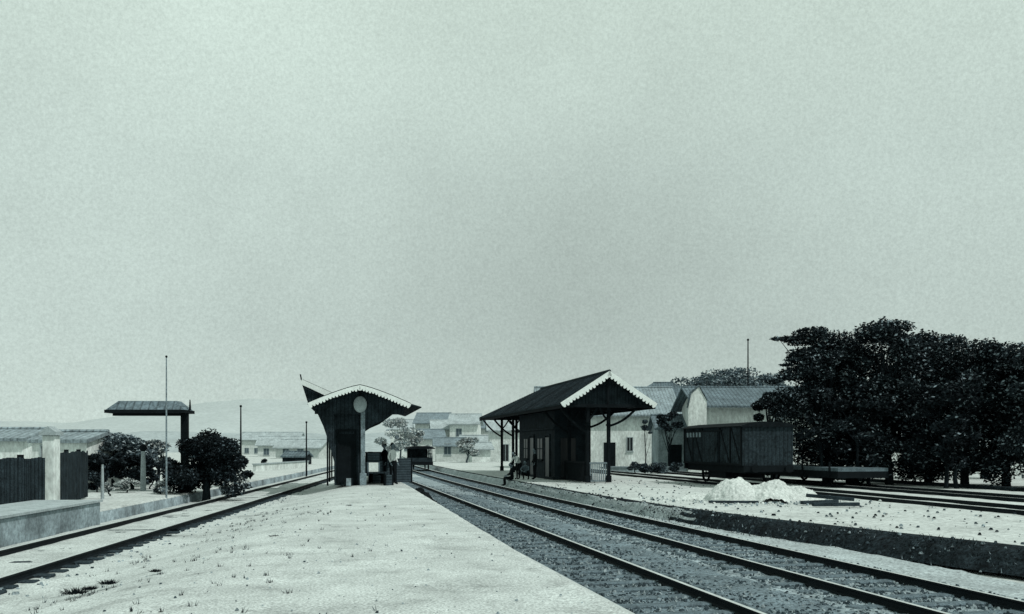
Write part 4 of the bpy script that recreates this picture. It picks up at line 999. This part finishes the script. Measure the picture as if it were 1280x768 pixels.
# ------------------------------------------------------------------ light, world, camera
el, az = rad(56), rad(33)      # sun high, right and a little behind the camera
sd = Vector((sin(az) * cos(el) * 1.0, -cos(az) * cos(el), sin(el)))
sd = Vector((cos(el) * sin(rad(125)), cos(el) * cos(rad(125)), sin(el)))
L = bpy.data.lights.new('sun', 'SUN'); L.energy = 2.9; L.angle = rad(.6); L.color = (1, .985, .95)
lo = bpy.data.objects.new('sun', L); COL.objects.link(lo); lo.rotation_euler = sd.to_track_quat('Z', 'Y').to_euler(); lo.location = (30, -20, 60)
w = bpy.data.worlds.new('World'); scene.world = w; w.use_nodes = True; nt = w.node_tree; N = nt.nodes; K = nt.links
bg = N['Background']; bg.inputs['Strength'].default_value = .1
sky = N.new('ShaderNodeTexSky'); sky.sky_type = 'NISHITA'; sky.sun_disc = False; sky.sun_elevation = el; sky.sun_rotation = rad(125); sky.dust_density = 4; sky.air_density = 1
hs = N.new('ShaderNodeHueSaturation'); hs.inputs['Saturation'].default_value = 0.0; K.new(sky.outputs[0], hs.inputs['Color'])
tc = N.new('ShaderNodeTexCoord'); sp_ = N.new('ShaderNodeSeparateXYZ'); K.new(tc.outputs['Generated'], sp_.inputs[0])
cr = N.new('ShaderNodeValToRGB'); K.new(sp_.outputs['Z'], cr.inputs['Fac'])
e = cr.color_ramp.elements; e[0].position = 0; e[0].color = (.58, .69, .64, 1); e[1].position = .48; e[1].color = (.60, .725, .655, 1)
x_ = cr.color_ramp.elements.new(.12); x_.color = (.51, .615, .575, 1); x_ = cr.color_ramp.elements.new(.28); x_.color = (.52, .63, .585, 1)
n1 = N.new('ShaderNodeTexNoise'); n1.inputs['Scale'].default_value = 2.1; n1.inputs['Detail'].default_value = 9; n1.inputs['Roughness'].default_value = .62; K.new(tc.outputs['Generated'], n1.inputs['Vector'])
n2 = N.new('ShaderNodeTexNoise'); n2.inputs['Scale'].default_value = 330; n2.inputs['Detail'].default_value = 3; n2.inputs['Roughness'].default_value = .8; K.new(tc.outputs['Generated'], n2.inputs['Vector'])
def mr(src, a, b, c, d):
    q = N.new('ShaderNodeMapRange'); q.inputs['From Min'].default_value = a; q.inputs['From Max'].default_value = b; q.inputs['To Min'].default_value = c; q.inputs['To Max'].default_value = d; K.new(src, q.inputs['Value']); return q.outputs[0]
m1 = mr(n1.outputs['Fac'], .3, .7, .88, 1.10); m2 = mr(n2.outputs['Fac'], .3, .7, .88, 1.12)
cl_ = N.new('ShaderNodeVectorMath'); cl_.operation = 'SUBTRACT'; cl_.inputs[1].default_value = (.06, .985, .15); K.new(tc.outputs['Generated'], cl_.inputs[0])
c2_ = N.new('ShaderNodeVectorMath'); c2_.operation = 'MULTIPLY'; c2_.inputs[1].default_value = (3.0, 1, 5.5); K.new(cl_.outputs[0], c2_.inputs[0])
c3_ = N.new('ShaderNodeVectorMath'); c3_.operation = 'LENGTH'; K.new(c2_.outputs[0], c3_.inputs[0])
cloud = mr(c3_.outputs['Value'], .1, 1.1, .87, 1.0)
lf = mr(sp_.outputs['X'], -.5, .15, 1.10, 1.0); lm = N.new('ShaderNodeMath'); lm.operation = 'MULTIPLY'; K.new(m1, lm.inputs[0]); K.new(lf, lm.inputs[1]); m1 = lm.outputs[0]
m0 = N.new('ShaderNodeMath'); m0.operation = 'MULTIPLY'; K.new(m1, m0.inputs[0]); K.new(cloud, m0.inputs[1]); m1 = m0.outputs[0]
mm = N.new('ShaderNodeMath'); mm.operation = 'MULTIPLY'; K.new(m1, mm.inputs[0]); K.new(m2, mm.inputs[1])
m10 = N.new('ShaderNodeMath'); m10.operation = 'MULTIPLY'; m10.inputs[1].default_value = 10.0; K.new(mm.outputs[0], m10.inputs[0])
vs = N.new('ShaderNodeVectorMath'); vs.operation = 'SCALE'; K.new(cr.outputs[0], vs.inputs[0]); K.new(m10.outputs[0], vs.inputs['Scale'])
mx = N.new('ShaderNodeMix'); mx.data_type = 'RGBA'; mx.inputs['Factor'].default_value = .93
K.new(hs.outputs[0], mx.inputs['A']); K.new(vs.outputs[0], mx.inputs['B']); K.new(mx.outputs['Result'], bg.inputs['Color'])

cam = bpy.data.cameras.new('camera'); co = bpy.data.objects.new('camera', cam); COL.objects.link(co)
co.location = (0, 0, CH); co.rotation_euler = (rad(90), 0, 0)
cam.sensor_width = 36; cam.lens = 36 * F / 1280; cam.shift_y = (HY - 384) / 1280; cam.clip_end = 6000; cam.clip_start = .1
scene.camera = co
scene.view_settings.view_transform = 'Standard'; scene.view_settings.look = 'None'; scene.view_settings.exposure = 0; scene.view_settings.gamma = 1
scene.cycles.max_bounces = 5
